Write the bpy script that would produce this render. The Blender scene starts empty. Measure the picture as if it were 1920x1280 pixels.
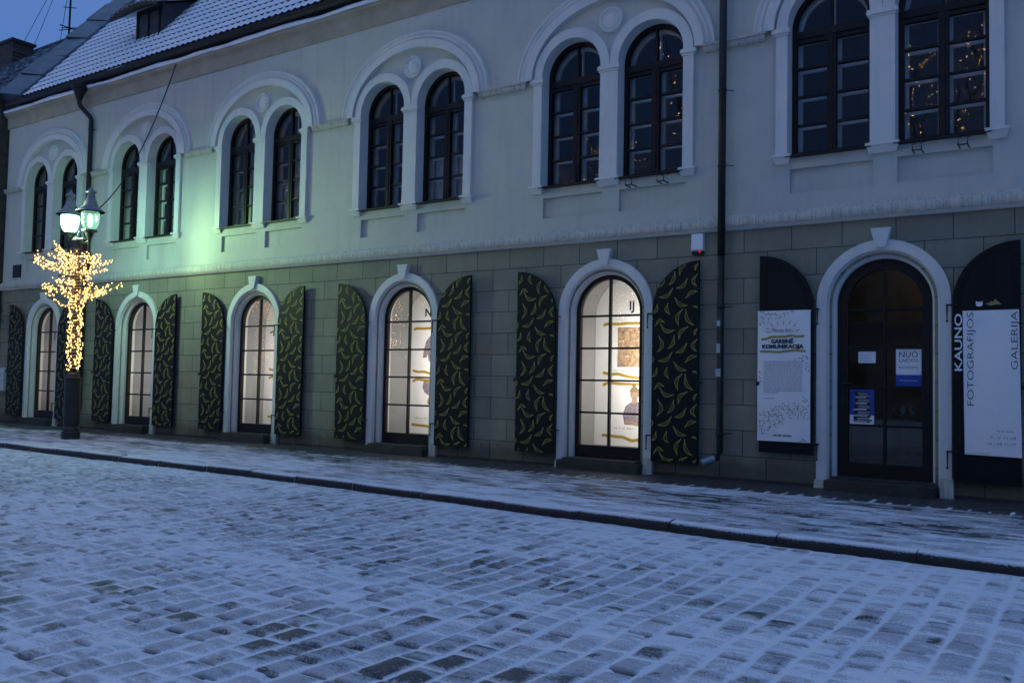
import bpy, math, random
import numpy as np
from mathutils import Vector, Matrix
random.seed(7)
rng = np.random.default_rng(11)
C = bpy.context.scene.collection
PI = math.pi

# ------------------------------------------------------------------ camera
cam = bpy.data.cameras.new('camera'); camo = bpy.data.objects.new('camera', cam); C.objects.link(camo)
cr = Vector((0.8301927, 0.5571181, 0.0199881)); cu = Vector((0.0099409, -0.0506433, 0.9986673)); cf = Vector((-0.5573879, 0.8288876, 0.0475819))
M = Matrix((cr, cu, -cf)).transposed().to_4x4(); M.translation = Vector((0, -11.6625, 1.2473))
camo.matrix_world = M
cam.sensor_width = 36; cam.lens = 1650 / 1920 * 36; cam.clip_end = 500; cam.clip_start = 0.05
bpy.context.scene.camera = camo

# ------------------------------------------------------------------ world (dusk) and exposure
SUN_EL, SUN_ROT = math.radians(1.5), math.radians(205)
w = bpy.data.worlds.new('World'); bpy.context.scene.world = w; w.use_nodes = True
nt = w.node_tree; nt.nodes.clear()
sky = nt.nodes.new('ShaderNodeTexSky'); sky.sky_type = 'NISHITA'; sky.sun_disc = False
sky.sun_elevation = SUN_EL; sky.sun_rotation = SUN_ROT; sky.ozone_density = 6.0; sky.air_density = 1.0; sky.dust_density = 0.3
tint = nt.nodes.new('ShaderNodeMix'); tint.data_type = 'RGBA'; tint.blend_type = 'MIX'; tint.inputs[0].default_value = 0.94
wtc = nt.nodes.new('ShaderNodeTexCoord'); wsp = nt.nodes.new('ShaderNodeSeparateXYZ'); wrp = nt.nodes.new('ShaderNodeValToRGB')
nt.links.new(wtc.outputs['Generated'], wsp.inputs[0]); nt.links.new(wsp.outputs['Z'], wrp.inputs[0])
e_ = wrp.color_ramp.elements; e_[0].position = 0.0; e_[0].color = (.058, .155, .45, 1); e_[1].position = .85; e_[1].color = (.235, .395, .76, 1)
e2 = e_.new(.42); e2.color = (.103, .215, .535, 1)
wml = nt.nodes.new('ShaderNodeVectorMath'); wml.operation = 'SCALE'; wml.inputs[3].default_value = 8.5
nt.links.new(wrp.outputs[0], wml.inputs[0]); nt.links.new(wml.outputs[0], tint.inputs[7])
bg = nt.nodes.new('ShaderNodeBackground'); bg.inputs[1].default_value = 0.13
wo = nt.nodes.new('ShaderNodeOutputWorld')
nt.links.new(sky.outputs[0], tint.inputs[6]); nt.links.new(tint.outputs[2], bg.inputs[0]); nt.links.new(bg.outputs[0], wo.inputs[0])
vs = bpy.context.scene.view_settings
vs.view_transform = 'Standard'; vs.look = 'None'; vs.gamma = 1; vs.exposure = -0.06
SKYK = 1.0

# ------------------------------------------------------------------ materials
def newmat(name):
    m = bpy.data.materials.new(name); m.use_nodes = True; n = m.node_tree
    return m, n, n.nodes['Principled BSDF']
def nd(n, t, **k):
    x = n.nodes.new(t)
    for a, v in k.items(): setattr(x, a, v)
    return x
def mat(name, col, rough=.6, metal=0, var=.12, scale=6, bump=0, bscale=60, spec=.5, col2=None, stretch=(1, 1, 1)):
    m, n, b = newmat(name)
    tc = nd(n, 'ShaderNodeTexCoord'); mp = nd(n, 'ShaderNodeMapping'); mp.inputs[3].default_value = stretch
    n.links.new(tc.outputs['Object'], mp.inputs[0])
    no = nd(n, 'ShaderNodeTexNoise'); no.inputs['Scale'].default_value = scale; no.inputs['Detail'].default_value = 6; no.inputs['Roughness'].default_value = .65
    n.links.new(mp.outputs[0], no.inputs['Vector'])
    rp = nd(n, 'ShaderNodeValToRGB'); rp.color_ramp.elements[0].position = .3; rp.color_ramp.elements[1].position = .7
    c2 = col2 or tuple(max(0, c * (1 - var * 2)) for c in col)
    rp.color_ramp.elements[0].color = (*c2, 1); rp.color_ramp.elements[1].color = (*col, 1)
    n.links.new(no.outputs['Fac'], rp.inputs[0]); n.links.new(rp.outputs[0], b.inputs['Base Color'])
    b.inputs['Roughness'].default_value = rough; b.inputs['Metallic'].default_value = metal; b.inputs['Specular IOR Level'].default_value = spec
    if bump:
        n2 = nd(n, 'ShaderNodeTexNoise'); n2.inputs['Scale'].default_value = bscale; n2.inputs['Detail'].default_value = 4
        n.links.new(mp.outputs[0], n2.inputs['Vector'])
        bp = nd(n, 'ShaderNodeBump'); bp.inputs['Strength'].default_value = bump; bp.inputs['Distance'].default_value = .01
        n.links.new(n2.outputs['Fac'], bp.inputs['Height']); n.links.new(bp.outputs[0], b.inputs['Normal'])
    return m
def emis(name, col, s, sampling=False):
    m = bpy.data.materials.new(name); m.use_nodes = True; n = m.node_tree; n.nodes.clear()
    e = nd(n, 'ShaderNodeEmission'); e.inputs[0].default_value = (*col, 1); e.inputs[1].default_value = s
    o = nd(n, 'ShaderNodeOutputMaterial'); n.links.new(e.outputs[0], o.inputs[0])
    if not sampling: m.cycles.emission_sampling = 'NONE'
    return m
def glass(name, refl=1.0, tint=(.8, .85, .85), ior=1.5, wave=0.0, wscale=3):
    m = bpy.data.materials.new(name); m.use_nodes = True; n = m.node_tree; n.nodes.clear()
    t = nd(n, 'ShaderNodeBsdfTransparent'); t.inputs[0].default_value = (*tint, 1)
    g = nd(n, 'ShaderNodeBsdfGlossy'); g.inputs['Roughness'].default_value = 0.015
    f = nd(n, 'ShaderNodeFresnel'); f.inputs[0].default_value = ior
    mu = nd(n, 'ShaderNodeMath', operation='MULTIPLY'); mu.inputs[1].default_value = refl; mu.use_clamp = True
    mx = nd(n, 'ShaderNodeMixShader'); o = nd(n, 'ShaderNodeOutputMaterial')
    n.links.new(f.outputs[0], mu.inputs[0]); n.links.new(mu.outputs[0], mx.inputs[0])
    n.links.new(t.outputs[0], mx.inputs[1]); n.links.new(g.outputs[0], mx.inputs[2]); n.links.new(mx.outputs[0], o.inputs[0])
    if wave:
        tc = nd(n, 'ShaderNodeTexCoord'); no = nd(n, 'ShaderNodeTexNoise'); no.inputs['Scale'].default_value = wscale; no.inputs['Detail'].default_value = 2
        bp = nd(n, 'ShaderNodeBump'); bp.inputs['Strength'].default_value = wave; bp.inputs['Distance'].default_value = .02
        n.links.new(tc.outputs['Object'], no.inputs['Vector']); n.links.new(no.outputs['Fac'], bp.inputs['Height']); n.links.new(bp.outputs[0], g.inputs['Normal'])
    return m

def facade_mat():
    m, n, b = newmat('facade_plaster')
    tc = nd(n, 'ShaderNodeTexCoord'); sp = nd(n, 'ShaderNodeSeparateXYZ'); n.links.new(tc.outputs['Object'], sp.inputs[0])
    cb = nd(n, 'ShaderNodeCombineXYZ'); n.links.new(sp.outputs['X'], cb.inputs['X'])
    ad = nd(n, 'ShaderNodeMath', operation='ADD'); ad.inputs[1].default_value = -3.07 + 10 * .343; n.links.new(sp.outputs['Z'], ad.inputs[0]); n.links.new(ad.outputs[0], cb.inputs['Y'])
    mp = nd(n, 'ShaderNodeMapping'); mp.inputs[1].default_value = (8.01 + .64 * 30 , 0, 0); n.links.new(cb.outputs[0], mp.inputs[0])
    # slight waviness of the incised joints
    nz = nd(n, 'ShaderNodeTexNoise'); nz.inputs['Scale'].default_value = 2.5; n.links.new(tc.outputs['Object'], nz.inputs['Vector'])
    wv = nd(n, 'ShaderNodeMix', data_type='VECTOR'); wv.inputs[0].default_value = .006
    n.links.new(mp.outputs[0], wv.inputs[4]); n.links.new(nz.outputs['Color'], wv.inputs[5])
    br = nd(n, 'ShaderNodeTexBrick'); br.offset = .5; br.inputs['Scale'].default_value = 1; br.inputs['Mortar Size'].default_value = .0062; br.inputs['Mortar Smooth'].default_value = .3
    br.inputs['Brick Width'].default_value = .64; br.inputs['Row Height'].default_value = .343
    br.inputs['Color1'].default_value = (.5, .5, .5, 1); br.inputs['Color2'].default_value = (.62, .62, .62, 1); br.inputs['Mortar'].default_value = (0, 0, 0, 1); br.inputs['Bias'].default_value = 0
    n.links.new(wv.outputs[1], br.inputs['Vector'])
    n1 = nd(n, 'ShaderNodeTexNoise'); n1.inputs['Scale'].default_value = 1.1; n1.inputs['Detail'].default_value = 7; n1.inputs['Roughness'].default_value = .7
    n.links.new(tc.outputs['Object'], n1.inputs['Vector'])
    lo = nd(n, 'ShaderNodeValToRGB'); lo.color_ramp.elements[0].position = .3; lo.color_ramp.elements[1].position = .72
    lo.color_ramp.elements[0].color = (.20, .196, .146, 1); lo.color_ramp.elements[1].color = (.268, .260, .195, 1); n.links.new(n1.outputs['Fac'], lo.inputs[0])
    jm = nd(n, 'ShaderNodeMix', data_type='RGBA', blend_type='MIX'); n.links.new(br.outputs['Fac'], jm.inputs[0]); n.links.new(lo.outputs[0], jm.inputs[6]); jm.inputs[7].default_value = (.055, .055, .045, 1)
    hv = nd(n, 'ShaderNodeMix', data_type='RGBA', blend_type='MULTIPLY'); hv.inputs[0].default_value = .35
    mm = nd(n, 'ShaderNodeMapRange'); mm.inputs[1].default_value = .5; mm.inputs[2].default_value = .62; mm.inputs[3].default_value = .75; mm.inputs[4].default_value = 1.15
    n.links.new(br.outputs['Color'], mm.inputs[0]); n.links.new(jm.outputs[2], hv.inputs[6]); n.links.new(mm.outputs[0], hv.inputs[7])
    up = nd(n, 'ShaderNodeValToRGB'); up.color_ramp.elements[0].position = .25; up.color_ramp.elements[1].position = .75
    up.color_ramp.elements[0].color = (.44, .445, .40, 1); up.color_ramp.elements[1].color = (.53, .53, .475, 1); n.links.new(n1.outputs['Fac'], up.inputs[0])
    gt = nd(n, 'ShaderNodeMath', operation='GREATER_THAN'); gt.inputs[1].default_value = 3.43; n.links.new(sp.outputs['Z'], gt.inputs[0])
    fi = nd(n, 'ShaderNodeMix', data_type='RGBA'); n.links.new(gt.outputs[0], fi.inputs[0]); n.links.new(hv.outputs[2], fi.inputs[6]); n.links.new(up.outputs[0], fi.inputs[7])
    # dirt: rain streaks below ledges, splash zone
    st = nd(n, 'ShaderNodeTexNoise'); st.inputs['Scale'].default_value = 1; st.inputs['Detail'].default_value = 5
    ms = nd(n, 'ShaderNodeMapping'); ms.inputs[3].default_value = (7, 7, .5); n.links.new(tc.outputs['Object'], ms.inputs[0]); n.links.new(ms.outputs[0], st.inputs['Vector'])
    sr = nd(n, 'ShaderNodeMapRange'); sr.inputs[1].default_value = .52; sr.inputs[2].default_value = .8; sr.inputs[3].default_value = 1; sr.inputs[4].default_value = .88; n.links.new(st.outputs['Fac'], sr.inputs[0])
    sm = nd(n, 'ShaderNodeMix', data_type='RGBA', blend_type='MULTIPLY'); sm.inputs[0].default_value = 1; n.links.new(fi.outputs[2], sm.inputs[6]); n.links.new(sr.outputs[0], sm.inputs[7])
    dz = nd(n, 'ShaderNodeMapRange'); dz.inputs[1].default_value = .0; dz.inputs[2].default_value = .42; dz.inputs[3].default_value = 1; dz.inputs[4].default_value = 0; n.links.new(sp.outputs['Z'], dz.inputs[0])
    dn = nd(n, 'ShaderNodeTexNoise'); dn.inputs['Scale'].default_value = 3.2; dn.inputs['Detail'].default_value = 8; dn.inputs['Roughness'].default_value = .7; n.links.new(tc.outputs['Object'], dn.inputs['Vector'])
    da = nd(n, 'ShaderNodeMath', operation='ADD'); n.links.new(dz.outputs[0], da.inputs[0]); n.links.new(dn.outputs['Fac'], da.inputs[1])
    dr = nd(n, 'ShaderNodeMapRange', interpolation_type='SMOOTHSTEP'); dr.inputs[1].default_value = .62; dr.inputs[2].default_value = 1.15; dr.inputs[3].default_value = 1; dr.inputs[4].default_value = .52; n.links.new(da.outputs[0], dr.inputs[0])
    dm = nd(n, 'ShaderNodeMix', data_type='RGBA', blend_type='MULTIPLY'); dm.inputs[0].default_value = 1; n.links.new(sm.outputs[2], dm.inputs[6]); n.links.new(dr.outputs[0], dm.inputs[7])
    n.links.new(dm.outputs[2], b.inputs['Base Color'])
    b.inputs['Roughness'].default_value = .9; b.inputs['Specular IOR Level'].default_value = .25
    n2 = nd(n, 'ShaderNodeTexNoise'); n2.inputs['Scale'].default_value = 45; n2.inputs['Detail'].default_value = 4; n.links.new(tc.outputs['Object'], n2.inputs['Vector'])
    n3 = nd(n, 'ShaderNodeTexNoise'); n3.inputs['Scale'].default_value = 3; n3.inputs['Detail'].default_value = 3; n.links.new(tc.outputs['Object'], n3.inputs['Vector'])
    a2 = nd(n, 'ShaderNodeMath', operation='MULTIPLY_ADD'); a2.inputs[1].default_value = 3.0; n.links.new(n3.outputs['Fac'], a2.inputs[0]); n.links.new(n2.outputs['Fac'], a2.inputs[2])
    gj = nd(n, 'ShaderNodeMath', operation='SUBTRACT'); gj.inputs[0].default_value = 1; n.links.new(gt.outputs[0], gj.inputs[1])
    gk = nd(n, 'ShaderNodeMath', operation='MULTIPLY'); n.links.new(gj.outputs[0], gk.inputs[0]); n.links.new(br.outputs['Fac'], gk.inputs[1])
    a3 = nd(n, 'ShaderNodeMath', operation='MULTIPLY_ADD'); a3.inputs[1].default_value = -1.5; n.links.new(gk.outputs[0], a3.inputs[0]); n.links.new(a2.outputs[0], a3.inputs[2])
    bp = nd(n, 'ShaderNodeBump'); bp.inputs['Strength'].default_value = .5; bp.inputs['Distance'].default_value = .008
    n.links.new(a3.outputs[0], bp.inputs['Height']); n.links.new(bp.outputs[0], b.inputs['Normal'])
    return m
def trim_mat(name, c1, c2, streak=.6, sc=(9, 9, 1.2)):
    m, n, b = newmat(name)
    tc = nd(n, 'ShaderNodeTexCoord'); ms = nd(n, 'ShaderNodeMapping'); ms.inputs[3].default_value = sc; n.links.new(tc.outputs['Object'], ms.inputs[0])
    st = nd(n, 'ShaderNodeTexNoise'); st.inputs['Scale'].default_value = 1; st.inputs['Detail'].default_value = 7; st.inputs['Roughness'].default_value = .7; n.links.new(ms.outputs[0], st.inputs['Vector'])
    rp = nd(n, 'ShaderNodeValToRGB'); rp.color_ramp.elements[0].position = .34; rp.color_ramp.elements[1].position = .34 + .3 * streak
    rp.color_ramp.elements[0].color = (*c2, 1); rp.color_ramp.elements[1].color = (*c1, 1)
    n.links.new(st.outputs['Fac'], rp.inputs[0]); n.links.new(rp.outputs[0], b.inputs['Base Color']); b.inputs['Roughness'].default_value = .85; b.inputs['Specular IOR Level'].default_value = .3
    n2 = nd(n, 'ShaderNodeTexNoise'); n2.inputs['Scale'].default_value = 30; n2.inputs['Detail'].default_value = 5; n.links.new(tc.outputs['Object'], n2.inputs['Vector'])
    bp = nd(n, 'ShaderNodeBump'); bp.inputs['Strength'].default_value = .35; bp.inputs['Distance'].default_value = .006
    n.links.new(n2.outputs['Fac'], bp.inputs['Height']); n.links.new(bp.outputs[0], b.inputs['Normal'])
    return m
def ground_mat(name, stone1, stone2, dry=None, nscale=(1, 1, 1)):
    # vertex attributes: snow (0..1 cover), tone (random per stone), gap (dark open joint)
    m, n, b = newmat(name)
    sn = nd(n, 'ShaderNodeAttribute', attribute_name='snow'); tn = nd(n, 'ShaderNodeAttribute', attribute_name='tone'); gp = nd(n, 'ShaderNodeAttribute', attribute_name='gap')
    tc = nd(n, 'ShaderNodeTexCoord'); mp = nd(n, 'ShaderNodeMapping'); mp.inputs[3].default_value = nscale; n.links.new(tc.outputs['Object'], mp.inputs[0])
    n1 = nd(n, 'ShaderNodeTexNoise'); n1.inputs['Scale'].default_value = 75; n1.inputs['Detail'].default_value = 4; n1.inputs['Roughness'].default_value = .7; n.links.new(mp.outputs[0], n1.inputs['Vector'])
    # cover = smoothstep(snow + (noise-.5)*k)
    a = nd(n, 'ShaderNodeMath', operation='MULTIPLY_ADD'); a.inputs[1].default_value = 1.35; n.links.new(n1.outputs['Fac'], a.inputs[0])
    s0 = nd(n, 'ShaderNodeMath', operation='SUBTRACT'); s0.inputs[1].default_value = .675; n.links.new(sn.outputs['Fac'], s0.inputs[0]); n.links.new(s0.outputs[0], a.inputs[2])
    mr = nd(n, 'ShaderNodeMapRange', interpolation_type='SMOOTHSTEP'); mr.inputs[1].default_value = .02; mr.inputs[2].default_value = .34; n.links.new(a.outputs[0], mr.inputs[0])
    m2 = nd(n, 'ShaderNodeMapRange', interpolation_type='SMOOTHSTEP'); m2.inputs[1].default_value = .42; m2.inputs[2].default_value = .86; n.links.new(a.outputs[0], m2.inputs[0])
    sc_ = nd(n, 'ShaderNodeMix', data_type='RGBA'); n.links.new(tn.outputs['Fac'], sc_.inputs[0]); sc_.inputs[6].default_value = (*stone1, 1); sc_.inputs[7].default_value = (*stone2, 1)
    m1 = nd(n, 'ShaderNodeMix', data_type='RGBA'); n.links.new(mr.outputs[0], m1.inputs[0]); n.links.new(sc_.outputs[2], m1.inputs[6]); m1.inputs[7].default_value = (.41, .415, .44, 1)
    mx = nd(n, 'ShaderNodeMix', data_type='RGBA'); n.links.new(m2.outputs[0], mx.inputs[0]); n.links.new(m1.outputs[2], mx.inputs[6]); mx.inputs[7].default_value = (.70, .71, .75, 1)
    gm = nd(n, 'ShaderNodeMix', data_type='RGBA'); n.links.new(gp.outputs['Fac'], gm.inputs[0]); n.links.new(mx.outputs[2], gm.inputs[6]); gm.inputs[7].default_value = (.01, .01, .01, 1)
    n.links.new(gm.outputs[2], b.inputs['Base Color'])
    rr = nd(n, 'ShaderNodeMapRange'); rr.inputs[3].default_value = .5; rr.inputs[4].default_value = .75; n.links.new(mr.outputs[0], rr.inputs[0]); n.links.new(rr.outputs[0], b.inputs['Roughness'])
    b.inputs['Specular IOR Level'].default_value = .35
    bp = nd(n, 'ShaderNodeBump'); bp.inputs['Strength'].default_value = .5; bp.inputs['Distance'].default_value = .006
    n.links.new(a.outputs[0], bp.inputs['Height']); n.links.new(bp.outputs[0], b.inputs['Normal'])
    return m

FAC = facade_mat()
TRIM = trim_mat('trim_white', (.63, .625, .59), (.57, .565, .53))
TRIMD = trim_mat('trim_weathered', (.52, .50, .44), (.28, .28, .23), .7, (34, 34, 1.6))
FRAME = mat('frame_dark_wood', (.009, .006, .006), .5, bump=.2, spec=.3)
FRAMEIN = mat('inner_frame_paint', (.78, .78, .75), .6)
IRON = mat('black_iron', (.015, .015, .016), .5, .3, bump=.3)
PIPEM = mat('downpipe_metal', (.03, .026, .024), .45, .4, var=.3, scale=3, bump=.2)
PIPEB = mat('downpipe_worn_base', (.045, .042, .038), .5, .4, var=.35, scale=8, bump=.3)
SHUT = mat('shutter_paint', (.0075, .0075, .0095), .6, spec=.2, bump=.25, stretch=(1, 1, .1), bscale=40)
BANANA = mat('banana_print', (.46, .42, .085), .7)
STEPM = mat('step_stone', (.045, .04, .033), .7, var=.3, bump=.6, bscale=25)
ROOM = mat('room_dark', (.17, .17, .17), .9)
ROOMD = mat('room_door', (.17, .14, .11), .9)
PLASTER_IN = mat('niche_plaster', (.25, .25, .245), .8, var=.04)
BOARD = mat('display_board_white', (.84, .82, .78), .6, var=.02)
GLU = glass('upper_pane', .95, (.9, .92, .93), 1.52, .06, 1.6)
GLL = glass('display_pane', .9, (.93, .95, .94), 1.5, .06, 1.2)
GLD = glass('door_pane', 1.6, (.8, .82, .8), 1.5, .06, 1.2)
CURT = mat('curtain_cloth', (.62, .63, .62), .9, var=.06)
SNOW = mat('snow_white', (.82, .83, .86), .7, var=.03, bump=.5, bscale=30)
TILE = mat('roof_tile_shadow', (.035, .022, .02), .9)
METALR = mat('zinc_sheet', (.13, .17, .20), .4, .6, var=.3, scale=2.5, bump=.3, bscale=8)
BRICKN = mat('neighbour_render', (.07, .055, .045), .9, var=.3, bump=.5)
LAMPM = mat('lamp_post_paint', (.02, .024, .022), .4, .2, bump=.3)
WHITEP = mat('sheet_white', (.78, .78, .78), .6, var=.02)
INK = mat('ink_black', (.012, .012, .016), .6)
INKB = mat('ink_navy', (.012, .02, .06), .6)
GREYI = mat('ink_grey', (.2, .2, .22), .6)
GOLD = mat('glitter_gold', (.62, .40, .04), .5, var=.35, scale=160)
BLUEP = mat('poster_blue', (.01, .06, .33), .6)
REDI = mat('ink_maroon', (.12, .03, .05), .6)

# ------------------------------------------------------------------ helpers
def link(o, parent=None):
    C.objects.link(o)
    if parent: o.parent = parent
    return o
def tag(o, label=None, cat=None, group=None, kind=None):
    if label: o['label'] = label
    if cat: o['category'] = cat
    if group: o['group'] = group
    if kind: o['kind'] = kind
    return o
def thing(name, label, cat, loc=(0, 0, 0), group=None):
    o = bpy.data.objects.new(name, None); o.location = loc; o.empty_display_size = .1; C.objects.link(o)
    return tag(o, label, cat, group)
class MB:
    """collects geometry in WORLD coordinates; build() re-centres on the parent thing"""
    def __init__(s): s.v = []; s.f = []; s.m = []
    def add(s, v, f, mi=0):
        k = len(s.v); s.v += [tuple(a) for a in v]; s.f += [tuple(i + k for i in q) for q in f]; s.m += [mi] * len(f); return s
    def box(s, x0, x1, y0, y1, z0, z1, mi=0):
        v = [(x, y, z) for z in (z0, z1) for y in (y0, y1) for x in (x0, x1)]
        return s.add(v, [(0, 2, 3, 1), (4, 5, 7, 6), (0, 1, 5, 4), (2, 6, 7, 3), (0, 4, 6, 2), (1, 3, 7, 5)], mi)
    def hexa(s, v, mi=0):
        return s.add(v, [(0, 2, 3, 1), (4, 5, 7, 6), (0, 1, 5, 4), (2, 6, 7, 3), (0, 4, 6, 2), (1, 3, 7, 5)], mi)
    def prism(s, pts, y0, y1, mi=0):   # pts: (x,z) polygon, extruded along y
        n = len(pts); v = [(x, y0, z) for x, z in pts] + [(x, y1, z) for x, z in pts]
        f = [tuple(range(n))[::1], tuple(range(n, 2 * n))[::-1]] + [(i, i + n, (i + 1) % n + n, (i + 1) % n) for i in range(n)]
        return s.add(v, f, mi)
    def prismx(s, pts, x0, x1, mi=0):   # pts: (y,z)
        n = len(pts); v = [(x0, y, z) for y, z in pts] + [(x1, y, z) for y, z in pts]
        f = [tuple(range(n))[::-1], tuple(range(n, 2 * n))] + [(i, (i + 1) % n, (i + 1) % n + n, i + n) for i in range(n)]
        return s.add(v, f, mi)
    def lathe(s, prof, c=(0, 0, 0), seg=20, mi=0, caps=True):  # prof: (r,z)
        k = len(prof); v = []; f = []
        for r, z in prof:
            for i in range(seg):
                a = 2 * PI * i / seg; v.append((c[0] + r * math.cos(a), c[1] + r * math.sin(a), c[2] + z))
        for j in range(k - 1):
            for i in range(seg): f.append((j * seg + i, j * seg + (i + 1) % seg, (j + 1) * seg + (i + 1) % seg, (j + 1) * seg + i))
        if caps: f += [tuple(range(seg))[::-1], tuple(range((k - 1) * seg, k * seg))]
        return s.add(v, f, mi)
    def tube(s, pts, rad, seg=8, mi=0):
        pts = [Vector(p) for p in pts]; n = len(pts); rr = rad if isinstance(rad, (list, tuple)) else [rad] * n
        v = []; f = []; up = Vector((0.13, .2, 1)).normalized()
        for i, p in enumerate(pts):
            t = (pts[min(i + 1, n - 1)] - pts[max(i - 1, 0)]).normalized()
            a = t.cross(up)
            if a.length < .05: a = t.cross(Vector((1, 0, 0)))
            a.normalize(); b = t.cross(a)
            for k in range(seg):
                q = 2 * PI * k / seg; v.append(p + (a * math.cos(q) + b * math.sin(q)) * rr[i])
        for i in range(n - 1):
            for k in range(seg): f.append((i * seg + k, i * seg + (k + 1) % seg, (i + 1) * seg + (k + 1) % seg, (i + 1) * seg + k))
        f += [tuple(range(seg))[::-1], tuple(range((n - 1) * seg, n * seg))]
        return s.add(v, f, mi)
    def sweep(s, path, prof, mi=0):
        """path(r) -> list of (x,z) for offset r ; prof list of (r,y)"""
        rows = [[(x, y, z) for x, z in path(r)] for r, y in prof]; n = len(rows[0]); v = [p for r in rows for p in r]
        f = [(j * n + i, j * n + i + 1, (j + 1) * n + i + 1, (j + 1) * n + i) for j in range(len(rows) - 1) for i in range(n - 1)]
        return s.add(v, f, mi)
    def build(s, name, mats, parent=None, smooth=False, label=None, origin=None):
        me = bpy.data.meshes.new(name); o = bpy.data.objects.new(name, me)
        off = Vector((0, 0, 0))
        p = parent
        while p: off += p.location; p = p.parent
        if origin is not None: o.location = Vector(origin) - off; off = Vector(origin)
        me.from_pydata([(a[0] - off.x, a[1] - off.y, a[2] - off.z) for a in s.v], [], s.f)
        for m in (mats if isinstance(mats, (list, tuple)) else [mats]): me.materials.append(m)
        me.polygons.foreach_set('material_index', s.m)
        if smooth: me.polygons.foreach_set('use_smooth', [True] * len(me.polygons))
        me.update()
        link(o, parent)
        if label: o['label'] = label
        return o
def fill2d(loops, holes_ok=True):
    """triangulate closed (x,z) loops with holes using a filled 2D curve; returns verts, faces in (x,z)"""
    cu = bpy.data.curves.new('tmp', 'CURVE'); cu.dimensions = '2D'; cu.fill_mode = 'BOTH'
    for lp in loops:
        sp = cu.splines.new('POLY'); sp.points.add(len(lp) - 1)
        for i, (x, z) in enumerate(lp): sp.points[i].co = (x, z, 0, 1)
        sp.use_cyclic_u = True
    o = bpy.data.objects.new('tmp', cu); C.objects.link(o)
    dg = bpy.context.evaluated_depsgraph_get(); me = bpy.data.meshes.new_from_object(o.evaluated_get(dg))
    v = [(a.co.x, a.co.y) for a in me.vertices]; f = [tuple(p.vertices) for p in me.polygons]
    bpy.data.objects.remove(o); bpy.data.curves.remove(cu); bpy.data.meshes.remove(me)
    return v, f
def plate(mb, loops, y0, y1=None, mi=0):
    v, f = fill2d(loops)
    # make faces face -y
    g = []
    for q in f:
        a, b, c = (v[q[0]], v[q[1]], v[q[2]])
        cr_ = (b[0] - a[0]) * (c[1] - a[1]) - (b[1] - a[1]) * (c[0] - a[0])
        g.append(q if cr_ > 0 else q[::-1])
    mb.add([(x, y0, z) for x, z in v], g, mi)
    if y1 is not None:
        mb.add([(x, y1, z) for x, z in v], [q[::-1] for q in g], mi)
        for lp in loops:
            n = len(lp); mb.add([(x, y0, z) for x, z in lp] + [(x, y1, z) for x, z in lp], [(i, i + n, (i + 1) % n + n, (i + 1) % n) for i in range(n)], mi)
def text_mesh(txt, size, x, z, y, width=None, rot=0, bold=0, align='LEFT', shear=0, depth=.0015):
    cu = bpy.data.curves.new('t', 'FONT'); cu.body = txt; cu.size = size; cu.offset = bold; cu.extrude = 0; cu.align_x = 'LEFT'; cu.shear = shear; cu.resolution_u = 3
    o = bpy.data.objects.new('t', cu); C.objects.link(o)
    dg = bpy.context.evaluated_depsgraph_get(); me = bpy.data.meshes.new_from_object(o.evaluated_get(dg))
    v = [(a.co.x, a.co.y) for a in me.vertices]; f = [tuple(p.vertices) for p in me.polygons]
    bpy.data.objects.remove(o); bpy.data.curves.remove(cu); bpy.data.meshes.remove(me)
    if not v: return MB()
    xs = [a[0] for a in v]; ys = [a[1] for a in v]; w_ = max(xs) - min(xs); x0 = min(xs)
    k = width / w_ if width else 1
    if align == 'CENTER': sh = -.5 * w_ * k
    elif align == 'RIGHT': sh = -w_ * k
    else: sh = 0
    mb = MB(); out = []
    for a in v:
        px = (a[0] - x0) * k + sh; pz = a[1]
        c, s = math.cos(rot), math.sin(rot)
        out.append((x + px * c - pz * s, y, z + px * s + pz * c))
    mb.add(out, f)
    return mb
def arch(cx, zs, z0, n=28, db=0.0, kb=None):
    def path(r):
        b = r + db if kb is None else r * kb
        pts = [(cx - r, z0)] if z0 < zs else []
        for i in range(n + 1):
            a = PI - PI * i / n; pts.append((cx + r * math.cos(a), zs + b * math.sin(a)))
        if z0 < zs: pts.append((cx + r, z0))
        return pts
    return path
def smooth_auto(o):
    me = o.data; me.polygons.foreach_set('use_smooth', [True] * len(me.polygons))

# ------------------------------------------------------------------ layout numbers (metres, wall face is y=0, pavement is z=0)
XW = [-21.875, -17.957, -14.04, -10.115, -6.165]; XD = -2.285
XU = [-21.78, -17.90, -13.98, -10.05, -6.137, -2.27]
WALL_L, WALL_R = -24.05, 4.2
EAVE = 8.10
ZS = 2.345; RO = .787; RI = .565
UZ0, UZS, UR = 4.34, 6.10, .52

# ------------------------------------------------------------------ building
B = thing('gallery_building', 'long two-storey plastered building, cream above and grey-green below, with arched windows', 'building', (-10, 0, 0))
holes = [arch(x, ZS, .0, 28)(.60) for x in XW + [XD]]
for x in XU:
    for s in (-1, 1): holes.append(arch(x + s * .67, UZS, UZ0, 24)(UR))
APR = []
for x in XU:
    for a, b_ in ((x - 1.17, x - .118), (x + .165, x + 1.215)): APR.append((a, b_)); holes.append([(a, 3.84), (b_, 3.84), (b_, 4.165), (a, 4.165)])
outer = [(WALL_L, 0), (WALL_R, 0), (WALL_R, EAVE), (WALL_L, EAVE)]
outer = [(WALL_L, -.3), (WALL_R, -.3), (WALL_R, EAVE), (WALL_L, EAVE)]
for h in holes[:6]: h[0] = (h[0][0], -.01); h[-1] = (h[-1][0], -.01)
mb = MB(); plate(mb, [outer] + holes, 0.0)
mb.build('wall', FAC, B)
mb = MB()
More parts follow.
